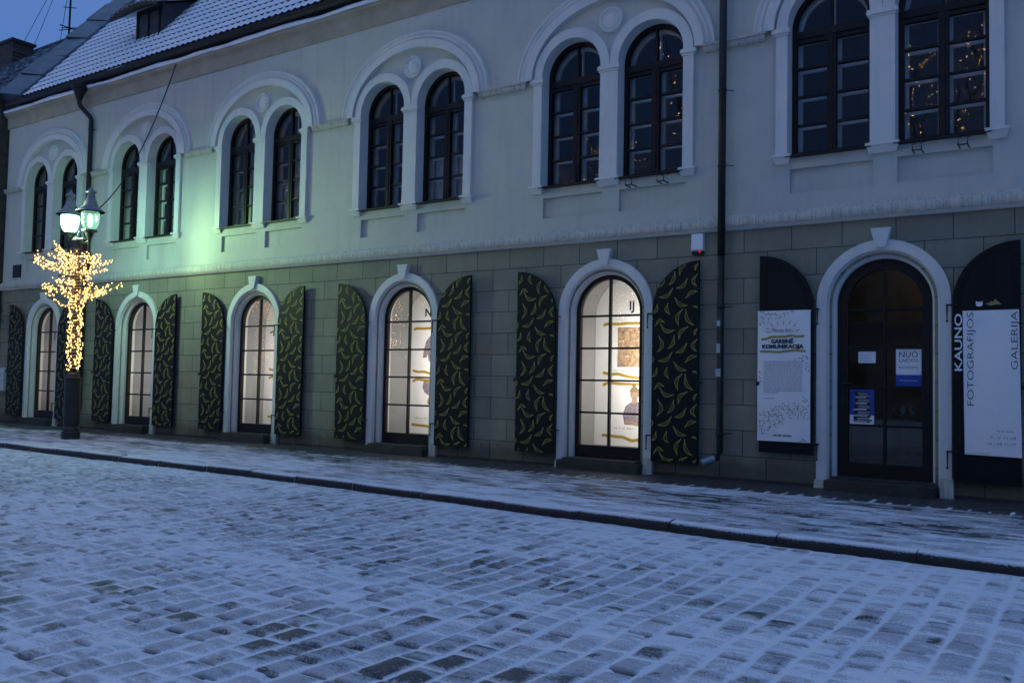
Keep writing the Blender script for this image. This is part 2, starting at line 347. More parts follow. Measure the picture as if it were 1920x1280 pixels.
mb.box(WALL_L, WALL_L + .3, .003, 8, -.3, EAVE); mb.box(WALL_R - .3, WALL_R, .003, 8, -.3, EAVE); mb.box(WALL_L + .3, WALL_R - .3, 7.7, 8, -.3, EAVE)
mb.box(WALL_L + .3, WALL_R - .3, 1.6, 1.75, -.3, 3.4)   # inner partition behind the shop front
mb.box(WALL_L + .3, WALL_R - .3, .9, 7.69, 3.5, 3.75)
mb.build('rear_wall', ROOM, B)
# string course
mb = MB()
prof = [(0, 3.405), (-.045, 3.41), (-.05, 3.435), (-.075, 3.45), (-.095, 3.475), (-.10, 3.53), (-.085, 3.565), (-.03, 3.60), (-.005, 3.625), (0, 3.63)]
xs = np.arange(WALL_L, WALL_R, .5)
rows = []
for x in xs: rows.append([(x, y, z + .004 * math.sin(x * 2.1) + random.uniform(-.002, .002)) for y, z in prof])
v = [p for r in rows for p in r]; n = len(prof)
mb.add(v, [(i * n + j, i * n + j + 1, (i + 1) * n + j + 1, (i + 1) * n + j) for i in range(len(rows) - 1) for j in range(n - 1)])
mb.build('string_course', TRIMD, B, smooth=True)
mb = MB(); mb.prismx([(-.052, 3.404), (-.10, 3.437), (-.052, 3.445)], WALL_L, WALL_R)
mb.build('drip_edge', TRIM, B)
# plinth skirt strip close to pavement
mb = MB(); mb.box(WALL_L, WALL_R, -.02, -.003, -.3, .035); mb.build('plinth', STEPM, B)

# cornice, frieze
mb = MB()
prof = [(0, 7.70), (-.02, 7.705), (-.035, 7.74), (-.04, 7.98), (-.06, 8.0), (-.11, 8.03), (-.13, 8.06), (-.13, 8.10), (.2, 8.11)]
mb.prismx(prof[::-1] + [(.2, 7.70)], WALL_L - .05, WALL_R); mb.build('cornice', mat('cornice_plaster', (.40, .36, .27), .9, var=.15, scale=2, bump=.5), B)
mb = MB(); xs = np.arange(WALL_L - .05, WALL_R, .12); rows = []
for x in xs:
    h = .10 + .014 * math.sin(x * 1.7) + .010 * math.sin(x * 4.3 + 1) + random.uniform(-.005, .005); e = .01 * math.sin(x * 2.9)
    rows.append([(x, -.135 + e, 8.103), (x, -.155 + e, 8.103 + h * .45), (x, -.12 + e, 8.103 + h * .9), (x, -.03, 8.103 + h * 1.1), (x, .1, 8.103 + h * 1.1)])
v = [p for r in rows for p in r]; n = 5
mb.add(v, [(i * n + j, i * n + j + 1, (i + 1) * n + j + 1, (i + 1) * n + j) for i in range(len(rows) - 1) for j in range(n - 1)])
mb.build('ledge_snow', SNOW, B, smooth=True)
# board behind gutter; its dark colour stands in for shade under the tiles
mb = MB(); mb.box(WALL_L, WALL_R, .10, .2, 8.09, 8.45); mb.build('eave_shade_board', TILE, B)
# gutter
gt = MB(); xs = [WALL_L + .1, WALL_R - .01]; seg = 10; prof = [(-.145 + .075 * math.cos(PI + PI * i / seg), 8.33 + .09 * math.sin(PI + PI * i / seg)) for i in range(seg + 1)]
v = [(x, y, z) for x in xs for y, z in prof]; n = seg + 1
gt.add(v, [(j, j + 1, n + j + 1, n + j) for j in range(seg)]); gt.tube([(xs[0], -.22, 8.33), (xs[1], -.22, 8.33)], .012, 6)
for x in np.arange(WALL_L + .6, WALL_R, .9): gt.box(x - .012, x + .012, -.235, .10, 8.315, 8.33)
G_ = gt.build('gutter', PIPEM, B)
mb = MB(); rows = []
for x in np.arange(WALL_L + .15, WALL_R, .1):
    h = max(0.0, .5 * math.sin(x * .9) + .5 * math.sin(x * 2.3 + 1)) * .05 + .004
    rows.append([(x, -.215, 8.30), (x, -.20, 8.313 + h), (x, -.15, 8.31 + h), (x, -.09, 8.30)])
v = [p for r in rows for p in r]; n = 4
mb.add(v, [(i * n + j, i * n + j + 1, (i + 1) * n + j + 1, (i + 1) * n + j) for i in range(len(rows) - 1) for j in range(n - 1)])
mb.build('snow_in_gutter', SNOW, G_)

# ---------------- roof with snowy pantiles
TH = math.radians(50); ct, st_ = math.cos(TH), math.sin(TH)
RX0, RX1, RIDGE = -23.35, WALL_R, 6.4
def roofpt(x, a, h=0): return (x, -.12 + a * ct - h * st_, 8.42 + a * st_ + h * ct)
CW, RWT = .185, .31
xs = np.arange(RX0, RX1 + .001, CW / 8); na = int(RIDGE / RWT)
aa = []
for k in range(na):
    for t in (0, .06, .12, .5, .97): aa.append((k, t))
verts = []; snow = []
for k, t in aa:
    a = k * RWT + t * RWT
    ph = (xs - RX0) / CW
    prof = .022 * np.cos(2 * PI * ph)
    cell = np.floor(ph)
    jit = np.sin(cell * 12.9898 + k * 78.233) * 43758.5453; jit = jit - np.floor(jit)
    step = .030 * (1 - t)
    h = prof + step
    a_ = a + (jit - .5) * .012
    valley = (prof < .004)
    hole = valley & (t <= .06)
    verts.append(np.stack([xs, -.12 + a_ * ct - h * st_, 8.42 + a_ * st_ + h * ct], -1)); 
    s = np.ones_like(xs)
    if t == 0: s = np.where(prof < .012, -.5, .7)
    if t <= .12 and t > 0: s = np.where(prof < -.006, -.2, 1.0)
    if k == 0 and t == 0: s = s * 0
    snow.append(s)
V = np.concatenate(verts); S = np.concatenate(snow); nx = len(xs); ny = len(aa)
idx = np.arange(nx * ny).reshape(ny, nx)
F = np.stack([idx[:-1, :-1], idx[:-1, 1:], idx[1:, 1:], idx[1:, :-1]], -1).reshape(-1, 4)
def grid_obj(name, V, F, attrs, m, parent=None, off=(0, 0, 0), smooth=True):
    me = bpy.data.meshes.new(name); me.vertices.add(len(V)); me.vertices.foreach_set('co', (V - np.array(off)).astype(np.float32).ravel())
    me.loops.add(F.size); me.loops.foreach_set('vertex_index', F.astype(np.int32).ravel())
    me.polygons.add(len(F)); me.polygons.foreach_set('loop_start', np.arange(0, F.size, 4, dtype=np.int32)); me.polygons.foreach_set('loop_total', np.full(len(F), 4, dtype=np.int32))
    me.update(calc_edges=True)
    if smooth: me.polygons.foreach_set('use_smooth', np.ones(len(F), dtype=bool))
    for k, a in attrs.items():
        at = me.attributes.new(k, 'FLOAT', 'POINT'); at.data.foreach_set('value', a.astype(np.float32).ravel())
    me.materials.append(m); o = bpy.data.objects.new(name, me); link(o, parent); return o
def roof_mat():
    m, n, b = newmat('tiles_under_snow')
    sn = nd(n, 'ShaderNodeAttribute', attribute_name='snow'); tc = nd(n, 'ShaderNodeTexCoord')
    n1 = nd(n, 'ShaderNodeTexNoise'); n1.inputs['Scale'].default_value = 14; n1.inputs['Detail'].default_value = 4; n.links.new(tc.outputs['Object'], n1.inputs['Vector'])
    a = nd(n, 'ShaderNodeMath', operation='MULTIPLY_ADD'); a.inputs[1].default_value = .8; n.links.new(n1.outputs['Fac'], a.inputs[0])
    s0 = nd(n, 'ShaderNodeMath', operation='SUBTRACT'); s0.inputs[1].default_value = .4; n.links.new(sn.outputs['Fac'], s0.inputs[0]); n.links.new(s0.outputs[0], a.inputs[2])
    mr = nd(n, 'ShaderNodeMapRange', interpolation_type='SMOOTHSTEP'); mr.inputs[1].default_value = .3; mr.inputs[2].default_value = .65; n.links.new(a.outputs[0], mr.inputs[0])
    mx = nd(n, 'ShaderNodeMix', data_type='RGBA'); n.links.new(mr.outputs[0], mx.inputs[0]); mx.inputs[6].default_value = (.02, .014, .012, 1); mx.inputs[7].default_value = (.80, .81, .84, 1)
    n.links.new(mx.outputs[2], b.inputs['Base Color']); b.inputs['Roughness'].default_value = .8
    return m
ROOFM = roof_mat()
RF = grid_obj('roof', V, F, {'snow': S}, ROOFM, B, B.location)
# tile undersides at the eave (scalloped edge)
mb = MB(); v = []; f = []
for i, x in enumerate(np.arange(RX0, RX1, CW / 8)):
    h = .022 * math.cos(2 * PI * (x - RX0) / CW) + .030
    v += [roofpt(x, -.004, h), roofpt(x, .06, -.10)]
f = [(2 * i, 2 * i + 1, 2 * i + 3, 2 * i + 2) for i in range(len(v) // 2 - 1)]
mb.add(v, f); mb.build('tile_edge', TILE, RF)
# back slope
mb = MB(); top = roofpt(0, RIDGE); mb.add([(RX0, top[1], top[2]), (RX1, top[1], top[2]), (RX1, 8.2, 8.42), (RX0, 8.2, 8.42)], [(0, 1, 2, 3)]); mb.build('back_slope', SNOW, RF)
# gable walls
mb = MB(); mb.prismx([(0.05, 8.1), (8, 8.1), (top[1], top[2] - .1)], WALL_L, WALL_L + .3); mb.build('gable', FAC, B); mb = MB(); mb.prismx([(0.05, 8.1), (8, 8.1), (top[1], top[2] - .1)], WALL_R - .3, WALL_R - .002); mb.build('gable', FAC, B)
# party wall parapet with metal cover
mb = MB()
def pp(x, a, h): return roofpt(x, a, h)
N = 7
for k in range(N):
    a0, a1 = k * RIDGE / N, (k + 1) * RIDGE / N - .012
    sag = .03 * math.sin(k * 2.2)
    v = [pp(-24.12, a0, -.1), pp(-23.28, a0, -.05), pp(-24.12, a1, -.1), pp(-23.28, a1, -.05),
         pp(-24.12, a0, .30 + sag), pp(-23.30, a0, .09), pp(-24.12, a1, .28 + sag), pp(-23.30, a1, .075)]
    mb.hexa(v)
mb.build('parapet_flashing', METALR, RF)
mb = MB()
mb.prismx([(-.1, 8.1), (.5, 8.1), (.5, 8.75), (.0, 8.42), (-.1, 8.4)], -24.12, -23.42); mb.build('parapet_end', BRICKN, RF)
# dormer
D = MB(); dx0, dx1 = -19.60, -18.55; dy = .70; dz0 = 9.26; dz1 = 10.16
D.box(dx0, dx1, dy, dy + .08, dz0, dz1)
# cheeks follow up to the shed roof
def rz(y): return 8.42 + (y + .12) / ct * st_
yb = 2.35
for x in (dx0, dx1 - .05):
    D.prismx([(dy + .081, dz0 - .05), (dy + .081, dz1), (yb, dz1 + (yb - dy) * .42), (yb, rz(yb) - .02)], x, x + .05)
DO = D.build('dormer', mat('dormer_slate', (.05, .055, .06), .6, var=.3, bump=.4), RF)
# curved snow covered dormer roof
xs2 = np.linspace(dx0 - .62, dx1 + .25, 60); ys2 = np.linspace(dy - .35, yb + .25, 14); vv = []; s2 = []
for j, y in enumerate(ys2):
    for x in xs2:
        bow = .16 * (1 - ((x - (dx0 + dx1) / 2 + .18) / .98) ** 2)
        vv.append((x, y, dz1 + (y - dy) * .42 + bow - .02 + .02 * math.cos(2 * PI * (x / CW)))); s2.append(1)
idx = np.arange(60 * 14).reshape(14, 60); F2 = np.stack([idx[:-1, :-1], idx[:-1, 1:], idx[1:, 1:], idx[1:, :-1]], -1).reshape(-1, 4)
grid_obj('dormer_roof', np.array(vv), F2, {'snow': np.array(s2, float)}, ROOFM, DO, B.location)
mb = MB(); v = []
for x in xs2:
    bow = .16 * (1 - ((x - (dx0 + dx1) / 2 + .18) / .98) ** 2)
    v += [(x, dy - .34, dz1 - .147 + bow + .01), (x, dy - .30, dz1 - .147 + bow - .10), (x, dy + .0, dz1 - .02 + bow * .3)]
mb.add(v, [(3 * i + k, 3 * i + k + 1, 3 * i + k + 4, 3 * i + k + 3) for i in range(59) for k in (0, 1)]); mb.build('dormer_soffit', mat('soffit_wood', (.09, .075, .06), .9, var=.3, scale=12), DO)
mb = MB(); fx0, fx1 = dx0 + .06, dx1 - .06
for a, b_, c, d in ((fx0, fx0 + .06, dz0 + .05, dz1 - .08), (fx1 - .06, fx1, dz0 + .05, dz1 - .08)): mb.box(a, b_, dy - .03, dy - .003, c, d)
mb.box(fx0 + .06, fx1 - .06, dy - .03, dy - .003, dz0 + .05, dz0 + .11); mb.box(fx0 + .06, fx1 - .06, dy - .03, dy - .003, dz1 - .14, dz1 - .08); mb.box((fx0 + fx1) / 2 - .02, (fx0 + fx1) / 2 + .02, dy - .028, dy - .004, dz0 + .11, dz1 - .14)
mb.build('dormer_window', FRAME, DO)

# ---------------- surrounds of the lower openings
def lower_surround(x, door=False):
    mb = MB(); p = arch(x, ZS, -.02, 32)
    k = 1.0
    mb.sweep(p, [(RO, .002), (RO, -.055), (.665, -.055), (.655, -.045), (.648, -.012), (.618, .018), (.606, .02), (.600, .05), (.574, .062), (.566, .075), (.566, .30)])
    o = mb.build('window_surround' if not door else 'door_surround', TRIM, B)
    mb = MB(); mb.prism([(x - .058, 3.03), (x + .058, 3.03), (x + .118, 3.275), (x - .118, 3.275)], -.10, -.002); mb.build('keystone', TRIM, o)
    for s, hgt in ((-1, .10), (1, .22)):
        mb = MB()
        xa = x + s * .66; xb = x + s * (RO + .02)
        mb.hexa([(min(xa, xb), -.085, -.02), (max(xa, xb), -.085, -.02), (min(xa, xb), .0, -.02), (max(xa, xb), .0, -.02), (min(xa, xb), -.06, hgt), (max(xa, xb), -.06, hgt), (min(xa, xb), 0, hgt), (max(xa, xb), 0, hgt)])
        mb.build('jamb_foot', TRIMD, o)
    # iron pintles with hanging hooks
    return o
def frame_plate(mb, cx, zs, z0, r, rg, zg0, y0, y1, vbars, hbars):
    """frame with rectangular / arched light between; bars added as boxes"""
    out = arch(cx, zs, z0, 32)(r); inn = arch(cx, zs, zg0, 32)(rg); plate(mb, [out, inn], y0, y1)
    for x, w_, za, zb in vbars: mb.box(x - w_, x + w_, y0 + .008, y1 - .008, za, zb)
    for z, w_, xa, xb in hbars: mb.box(xa, xb, y0 + .012, y1 - .012, z - w_, z + w_)
HB = [2.295, 1.805, 1.32, .832]
def lower_window(x):
    mb = MB(); rg = .498
    frame_plate(mb, x, ZS, .16, .57, rg, .34, .125, .195, [(x, .017, .335, ZS + rg)], [(z, .015, x - rg, x - .0175) for z in HB] + [(z, .015, x + .0175, x + rg) for z in HB])
    # inner bead that shows as a thin light line
    o = mb.build('display_window', FRAME, B)
    mb = MB(); plate(mb, [arch(x, ZS, .335, 28)(rg + .004)], .165); mb.build('glass_pane', GLL, o)
    # arched niche behind the window
    mb = MB(); mb.sweep(arch(x, ZS, .30, 28), [(.60, .196), (.60, .84)]); mb.box(x - .60, x + .60, .196, .84, .26, .30)
    mb.build('niche', PLASTER_IN, o)
    mb = MB(); mb.box(x - .67, x + .67, -.25, .12, -.02, .125); mb.box(x - .60, x + .60, -.2, .124, .1255, .158); 
    mb.build('step', STEPM, o)
    return o
def mk_surround(x, door=False): return lower_surround(x, door)
DWIN = []
for x in XW: mk_surround(x); DWIN.append(lower_window(x))
mk_surround(XD, True)
# door
mb = MB(); rg = .438
frame_plate(mb, XD, ZS, .14, .57, rg, .325, .135, .20, [(XD, .017, .32, ZS + rg)], [(z, .015, XD - rg, XD - .0175) for z in (2.28, 1.79, 1.298, .805)] + [(z, .015, XD + .0175, XD + rg) for z in (2.28, 1.79, 1.298, .805)])
mb.box(XD - .475, XD - .468, .128, .1345, .2, 2.4)
DOOR = mb.build('entrance_door', FRAME, B)
mb = MB(); plate(mb, [arch(XD, ZS, .32, 28)(rg + .004)], .17); mb.build('glass_pane', GLD, DOOR)
mb = MB(); mb.tube([(XD - .50, .134, 1.33), (XD - .50, .08, 1.33), (XD - .36, .075, 1.335)], .010, 8); mb.box(XD - .515, XD - .485, .124, .134, 1.10, 1.38); mb.tube([(XD - .5, .118, 1.16), (XD - .5, .13, 1.16)], .012, 8)
mb.build('handle', IRON, DOOR, smooth=False)
mb = MB(); mb.box(XD - .63, XD + .63, -.30, .13, -.02, .12); mb.box(XD - .60, XD + .60, -.10, .134, .1205, .15); mb.build('door_step', STEPM, DOOR)
mb = MB(); mb.sweep(arch(XD, ZS, .1, 24), [(.62, .21), (.62, .5)]); mb.box(XD - .62, XD + .62, .21, 3.2, .10, .139)
mb.box(XD - 1.5, XD + 1.5, 1.50, 1.58, .1, 3.3); mb.box(XD - .6, XD - .05, .9, 1.3, .14, 1.15); mb.box(XD - .62, XD + .8, 1.2, 1.3, 2.35, 2.42)
mb.build('entrance_lobby', ROOMD, DOOR)
ll = bpy.data.lights.new('lobby_fill', 'POINT'); ll.energy = 5; ll.color = (1, .84, .68); ll.shadow_soft_size = .1; lo_ = bpy.data.objects.new('lobby_fill', ll); link(lo_, DOOR); lo_.location = Vector((XD + .9, .75, 3.0)) - B.location  # unseen fill light added to lift the brown interior behind the door glass

# ---------------- shutters
BAN = [((65, 490), (55, 580), 32), ((155, 490), (120, 560), 16), ((228, 535), (165, 583), 18), ((288, 510), (288, 578), -30), ((140, 588), (60, 632), 24), ((228, 638), (292, 606), 14),
       ((160, 645), (233, 688), -20), ((50, 680), (22, 730), 14), ((115, 675), (128, 738), -20), ((268, 697), (294, 705), 6), ((200, 715), (182, 805), -26), ((225, 720), (272, 805), -24),
       ((42, 800), (98, 788), 26), ((75, 800), (158, 832), -30), ((232, 818), (185, 888), -22), ((292, 828), (278, 865), -8), ((20, 560), (26, 540), 6), ((18, 780), (26, 760), 6), ((22, 645), (18, 600), -8)]
def banana_strips(mb, P, Q, bulge, y, inside, wd=.0058, mi=1):
    """outline of one banana: outer, inner and middle line, plus a stub"""
    P = Vector(P); Q = Vector(Q); d = Q - P; nrm = Vector((-d.y, d.x)).normalized(); L = d.length
    fat = min(.023, L * .15) * (1 if bulge > 0 else -1)
    def curve(k, e0=0, e1=1, n=8):
        out = []
        for i in range(n + 1):
            t = e0 + (e1 - e0) * i / n
            out.append(P + d * t + nrm * (bulge * .95 + fat * k) * 4 * t * (1 - t) * (1 - .25 * (2 * t - 1) ** 2))
        return out
    lines = [(curve(1.0), wd), (curve(-1.0), wd), (curve(.15, .08, .88), wd * .8)]
    tip = P - d.normalized() * (L * .09) - nrm * bulge * .2
    lines.append(([P, tip], wd * 2.2))
    for pts, w_ in lines:
        for i in range(len(pts) - 1):
            a, b_ = pts[i], pts[i + 1]
            if not (inside(a) and inside(b_)): continue
            t = (b_ - a); 
            if t.length < 1e-6: continue
            q = Vector((-t.y, t.x)).normalized() * w_ * .5
            v = [a + q, a - q, b_ - q, b_ + q]
            mb.add([(c.x, y, c.y) for c in v], [(0, 1, 2, 3)], mi)
def shutter_loop(side, x, z0=.19, rb=.69, wd=.70):
    # side -1: left shutter (tall side at far left); 1: right shutter
    xi = x + side * (RO + .025); xo = xi + side * wd; zs = 2.32
    pts = [(xi, z0)]
    n = 16
    for i in range(n + 1):
        a = PI / 2 * i / n
        pts.append((xo - side * wd * math.cos(a), zs + rb * math.sin(a)))
    pts.append((xo, z0))
    return pts, xi, xo
def make_shutter(side, x, print_=True, z0=.19):
    pts, xi, xo = shutter_loop(side, x, z0)
    # local origin at the hinge edge foot
    pts2 = pts if side == -1 else pts
    mb = MB(); plate(mb, [pts2], -.115, -.078)
    zs = 2.32; rb = .69; wd = .70
    def inside(p):
        u = (p.x - xi) * side
        if u < .004 or u > wd - .004 or p.y < z0 + .01: return False
        if p.y <= zs: return True
        return ((wd - u) / wd) ** 2 + ((p.y - zs) / rb) ** 2 < .975
    if print_:
        off = .0 if side == 1 else .37
        for rep in range(-1, 4):
            for (a, b_, bu) in BAN:
                def cv(q):
                    u = (q[0] - 20) / 400.0
                    zz = 3.0 - (q[1] - 45) / 423.0 + (rep - 1) * .905 - off
                    return u, zz
                ua, za = cv(a); ub, zb = cv(b_)
                if abs(ua - ub) > .4: continue
                xl = min(xi, xo)
                k = 1 if side == 1 else 1
                banana_strips(mb, (xl + ua, za), (xl + ub, zb), bu / 400.0 * .8, -.1166, inside)
    else:
        # plain panelled shutter
        inn = [(xi + side * .07, z0 + .07)]
        for i in range(13):
            a = PI / 2 * i / 12; inn.append((xo - side * .07 - side * (wd - .14) * math.cos(a), zs + (rb - .08) * math.sin(a)))
        inn.append((xo - side * .07, z0 + .07))
        w2 = [(px + (side * .012 if i in (0,) else 0), pz) for i, (px, pz) in enumerate(inn)]
        cx_ = sum(p[0] for p in inn) / len(inn); cz_ = sum(p[1] for p in inn) / len(inn)
        inn2 = [(cx_ + (px - cx_) * .955, cz_ + (pz - cz_) * .985) for px, pz in inn]
        plate(mb, [inn, inn2], -.1195, -.1155)
    base = (xi, -.08, z0)
    o = mb.build('shutter', [SHUT, BANANA], B, origin=base)
    # hardware: pintle hooks near the surround, and the outer holdback
    for z in (2.28, .55):
        mh = MB()
        xs_ = xi - side * .06
        mh.tube([(xi + side * .05, -.123, z), (xs_, -.14, z)], .011, 6); mh.tube([(xs_, -.14, z + .012), (xs_, -.145, z - .18)], [.012, .006], 6); mh.lathe([(.001, -.02), (.017, 0), (.001, .02)], (xs_, -.146, z - .19), 6)
        mh.tube([(xs_, -.14, z), (xs_, -.04, z)], .008, 6)
        mh.build('hinge', IRON, o)
    mh = MB(); zc = 1.31
    mh.tube([(xo + side * .015, -.01, zc), (xo + side * .015, -.13, zc)], .008, 6); mh.box(xo + side * .015 - .02, xo + side * .015 + .02, -.135, -.122, zc - .025, zc + .03)
    mh.build('holdback', IRON, o)
    return o
first = {}
def copy_tree(o, parent, dx):
    c = o.copy(); C.objects.link(c); c.parent = parent
    for ch in o.children: copy_tree(ch, c, 0)
    c.location.x += dx
    return c
for x in XW:
    for side in (-1, 1):
        if side in first:
            s0, x0 = first[side]; copy_tree(s0, B, x - x0)
        else: first[side] = (make_shutter(side, x), x)
make_shutter(-1, XD, False, z0=.41); make_shutter(1, XD, False, z0=.19)

# ---------------- upper floor
def upper_group(x, idx):
    # big flattened relieving arch
    ell = lambda r: [(x + r * math.cos(a), 6.065 + (r - .345) * math.sin(a)) for a in np.linspace(PI, 0, 49)]
    mb = MB(); mb.sweep(ell, [(1.37, .0), (1.37, -.095), (1.505, -.095), (1.51, -.05), (1.525, -.055), (1.55, -.075), (1.575, -.07), (1.585, -.04), (1.605, -.045), (1.635, -.07), (1.66, -.065), (1.672, .0)])
    # foot caps
    o = mb.build('relieving_arch', TRIM, B)
    # medallion
    mb = MB(); n = 36; prof = [(.20, 0), (.20, -.03), (.185, -.045), (.165, -.04), (.155, -.022), (.14, -.022), (.13, -.04), (.118, -.042), (.105, -.028), (.10, -.03), (.07, -.045), (.0001, -.05)]
    v = [(x + r * math.cos(2 * PI * i / n), y, 6.78 + r * math.sin(2 * PI * i / n)) for r, y in prof for i in range(n)]
    mb.add(v, [(j * n + i, j * n + (i + 1) % n, (j + 1) * n + (i + 1) % n, (j + 1) * n + i) for j in range(len(prof) - 1) for i in range(n)]); mb.build('medallion', TRIM, B, smooth=False)
    # small arches
    for s in (-1, 1):
        cx = x + s * .67
        mb = MB(); mb.sweep(arch(cx, UZS, UZS - .03, 28), [(.668, .0), (.668, -.06), (.52, -.06), (.52, .30)]); mb.build('window_arch', TRIM, B)
        # reveals below the arch
        mb = MB()
        for q in (-1, 1): mb.add([(cx + q * .52, -.0, UZ0), (cx + q * .52, .30, UZ0), (cx + q * .52, .30, UZS - .03), (cx + q * .52, .0, UZS - .03)], [(0, 1, 2, 3)])
        mb.add([(cx - .52, 0, UZ0 + .001), (cx + .52, 0, UZ0 + .001), (cx + .52, .3, UZ0 + .001), (cx - .52, .3, UZ0 + .001)], [(0, 1, 2, 3)]); mb.build('reveal', TRIM, B)
    # pilasters: outer left, middle, outer right
    for xa, xb in ((x - 1.345, x - 1.19), (x - .15, x + .15), (x + 1.19, x + 1.345)):
        mb = MB(); mb.box(xa, xb, -.062, -.002, 4.36, 5.97)
        o = mb.build('pilaster', TRIM, B)
        e0 = .05 if xa < x - 1 else .035; e1 = .05 if xb > x + 1 else .035
        mb = MB(); mb.box(xa - .02, xb + .02, -.075, -.001, 5.9705, 6.0); mb.box(xa - e0, xb + e1, -.098, -.001, 6.0005, 6.05); mb.box(xa - .02, xb + .02, -.085, -.001, 6.0505, 6.068); mb.build('capital', TRIM, o)
        mb = MB(); mb.box(xa - .05, xb + .05, -.10, -.001, 4.325, 4.36)
        mb.hexa([(xa - .012, -.035, 4.235), (xb + .012, -.035, 4.235), (xa - .012, -.001, 4.235), (xb + .012, -.001, 4.235), (xa - .04, -.085, 4.3245), (xb + .04, -.085, 4.3245), (xa - .04, -.001, 4.3245), (xb + .04, -.001, 4.3245)])
        mb.build('pilaster_base', TRIM, o)
    # apron frame around sunk panels
    for a, b_ in ((x - 1.17, x - .118), (x + .165, x + 1.215)):
        mb = MB(); za, zb, d_ = 3.84, 4.165, .055
        mb.add([(a, d_, za), (b_, d_, za), (b_, d_, zb), (a, d_, zb), (a, 0, za), (b_, 0, za), (b_, 0, zb), (a, 0, zb)], [(0, 1, 2, 3), (4, 5, 1, 0), (5, 6, 2, 1), (6, 7, 3, 2), (7, 4, 0, 3)])
        mb.build('apron_panel', FAC, B)
SHELF = [(-24.05, XU[0] - 1.50)] + [(XU[i] + 1.50, XU[i + 1] - 1.50) for i in range(5)] + [(XU[5] + 1.50, WALL_R)]
for i, x in enumerate(XU): upper_group(x, i)
for a, b_ in SHELF:
    mb = MB(); mb.box(a - (.03 if a > -24 else 0), b_ + .03, -.10, -.001, 6.045, 6.068); mb.box(a, b_, -.075, -.001, 5.985, 6.0445); mb.box(a + .01, b_ - .01, -.06, -.001, 5.965, 5.9845); mb.build('impost_ledge', TRIMD, B)
UB = [5.555, 5.168, 4.782]
def upper_window(x, casement_open=None):
    mb = MB(); y0, y1 = .155, .225; zg0 = 4.415; rg = UR - .062
    # outer ring with one big hole, then transom, mullion and bars
    plate(mb, [arch(x, UZS, UZ0 + .003, 28)(UR + .01), arch(x, UZS, zg0, 28)(rg)], y0, y1)
    mb.box(x - rg, x + rg, y0 - .02, y1 - .004, 5.955, 6.055)       # transom
    mb.box(x - .058, x + .058, y0 - .012, y1 - .006, zg0, 5.9545)       # meeting stiles
    mb.box(x - .018, x + .018, y0 - .022, y0 - .0125, zg0 - .02, 5.9545)
    mb.box(x - .016, x + .016, y0 + .006, y1 - .012, 6.0555, UZS + rg)  # lunette bar
    for sx in (-1, 1):
        xa, xb = (x - rg, x - .0585) if sx == -1 else (x + .0585, x + rg)
        mb.box(xa, xb, y0 + .002, y1 - .002, 5.895, 5.9545)
        for z in UB: mb.box(xa, xb, y0 + .008, y1 - .012, z - .016, z + .016)
    mb.box(x - UR - .02, x + UR + .02, -.09, y0 - .001, 4.312, 4.335)    # metal sill
    o = mb.build('window', FRAME, B)
    mb = MB(); plate(mb, [arch(x, UZS, zg0 - .005, 24)(rg + .004)], y0 + .035); mb.build('glass_pane', GLU, o)
    # inner sash (painted light), a hand's breadth behind
    mb = MB(); yi, yj = .315, .355
    plate(mb, [arch(x, UZS, UZ0 + .02, 24)(UR + .03), arch(x, UZS, zg0, 24)(rg - .035)], yi, yj)
    mb.box(x - rg, x + rg, yi + .002, yj, 5.93, 6.06); mb.box(x - .088, x + .088, yi - .004, yj - .002, zg0, 5.929); mb.box(x - .012, x + .012, yi + .002, yj - .004, 6.061, UZS + rg)
    for sx in (-1, 1):
        xa, xb = (x - rg, x - .089) if sx == -1 else (x + .089, x + rg)
        for z in UB: mb.box(xa, xb, yi + .004, yj - .004, z - .02, z + .02)
    mb.sweep(arch(x, UZS, UZ0 + .02, 24), [(UR + .008, .22), (UR + .008, .32)])
    mb.build('inner_sash', FRAMEIN, o)
    return o
UW = {}
for i, x in enumerate(XU):
    for s in (-1, 1): UW[(i, s)] = upper_window(x + s * .67)
# room behind upper windows: deep dark boxes
for i, x in enumerate(XU):
    mb = MB(); mb.box(x - 1.75, x + 1.75, 2.6, 2.7, 3.76, 7.6); mb.box(x - 1.8, x - 1.75, .40, 2.6, 3.76, 7.6); mb.box(x + 1.75, x + 1.8, .40, 2.6, 3.76, 7.6); mb.box(x - 1.75, x + 1.75, .40, 2.6, 7.6, 7.7)
    mb.build('upper_room', ROOM, B)
def curtain(x, z0, z1, xa, xb, par, y=.42):
    mb = MB(); n = 60; v = []
    for i in range(n + 1):
        u = i / n; xx = xa + (xb - xa) * u; yy = y + .018 * math.sin(u * 46 + x) + .01 * math.sin(u * 91)
        v += [(xx, yy, z0 + .02 * math.sin(u * 30)), (xx, yy * .5 + y * .5, z1 - .01 * abs(math.sin(u * 23)))]
    mb.add(v, [(2 * i, 2 * i + 2, 2 * i + 3, 2 * i + 1) for i in range(n)]); mb.build('curtain', CURT, par, smooth=True)
for key, (z0, z1) in {(2, -1): (4.40, 5.15), (2, 1): (4.40, 5.2), (3, 1): (4.40, 5.2), (1, -1): (4.40, 5.92), (0, -1): (4.4, 5.9), (0, 1): (4.4, 5.9)}.items():
    x = XU[key[0]] + key[1] * .67; curtain(x, z0, z1, x - .46, x + .46, UW[key])
x = XU[1] + .67; curtain(x, 4.4, 5.92, x - .46, x - .1, UW[(1, 1)]); curtain(x + 3, 4.4, 5.92, x + .12, x + .46, UW[(1, 1)])
x = XU[2] + .67; curtain(x + 7, 5.1, 5.92, x + .1, x + .40, UW[(2, 1)], .46)
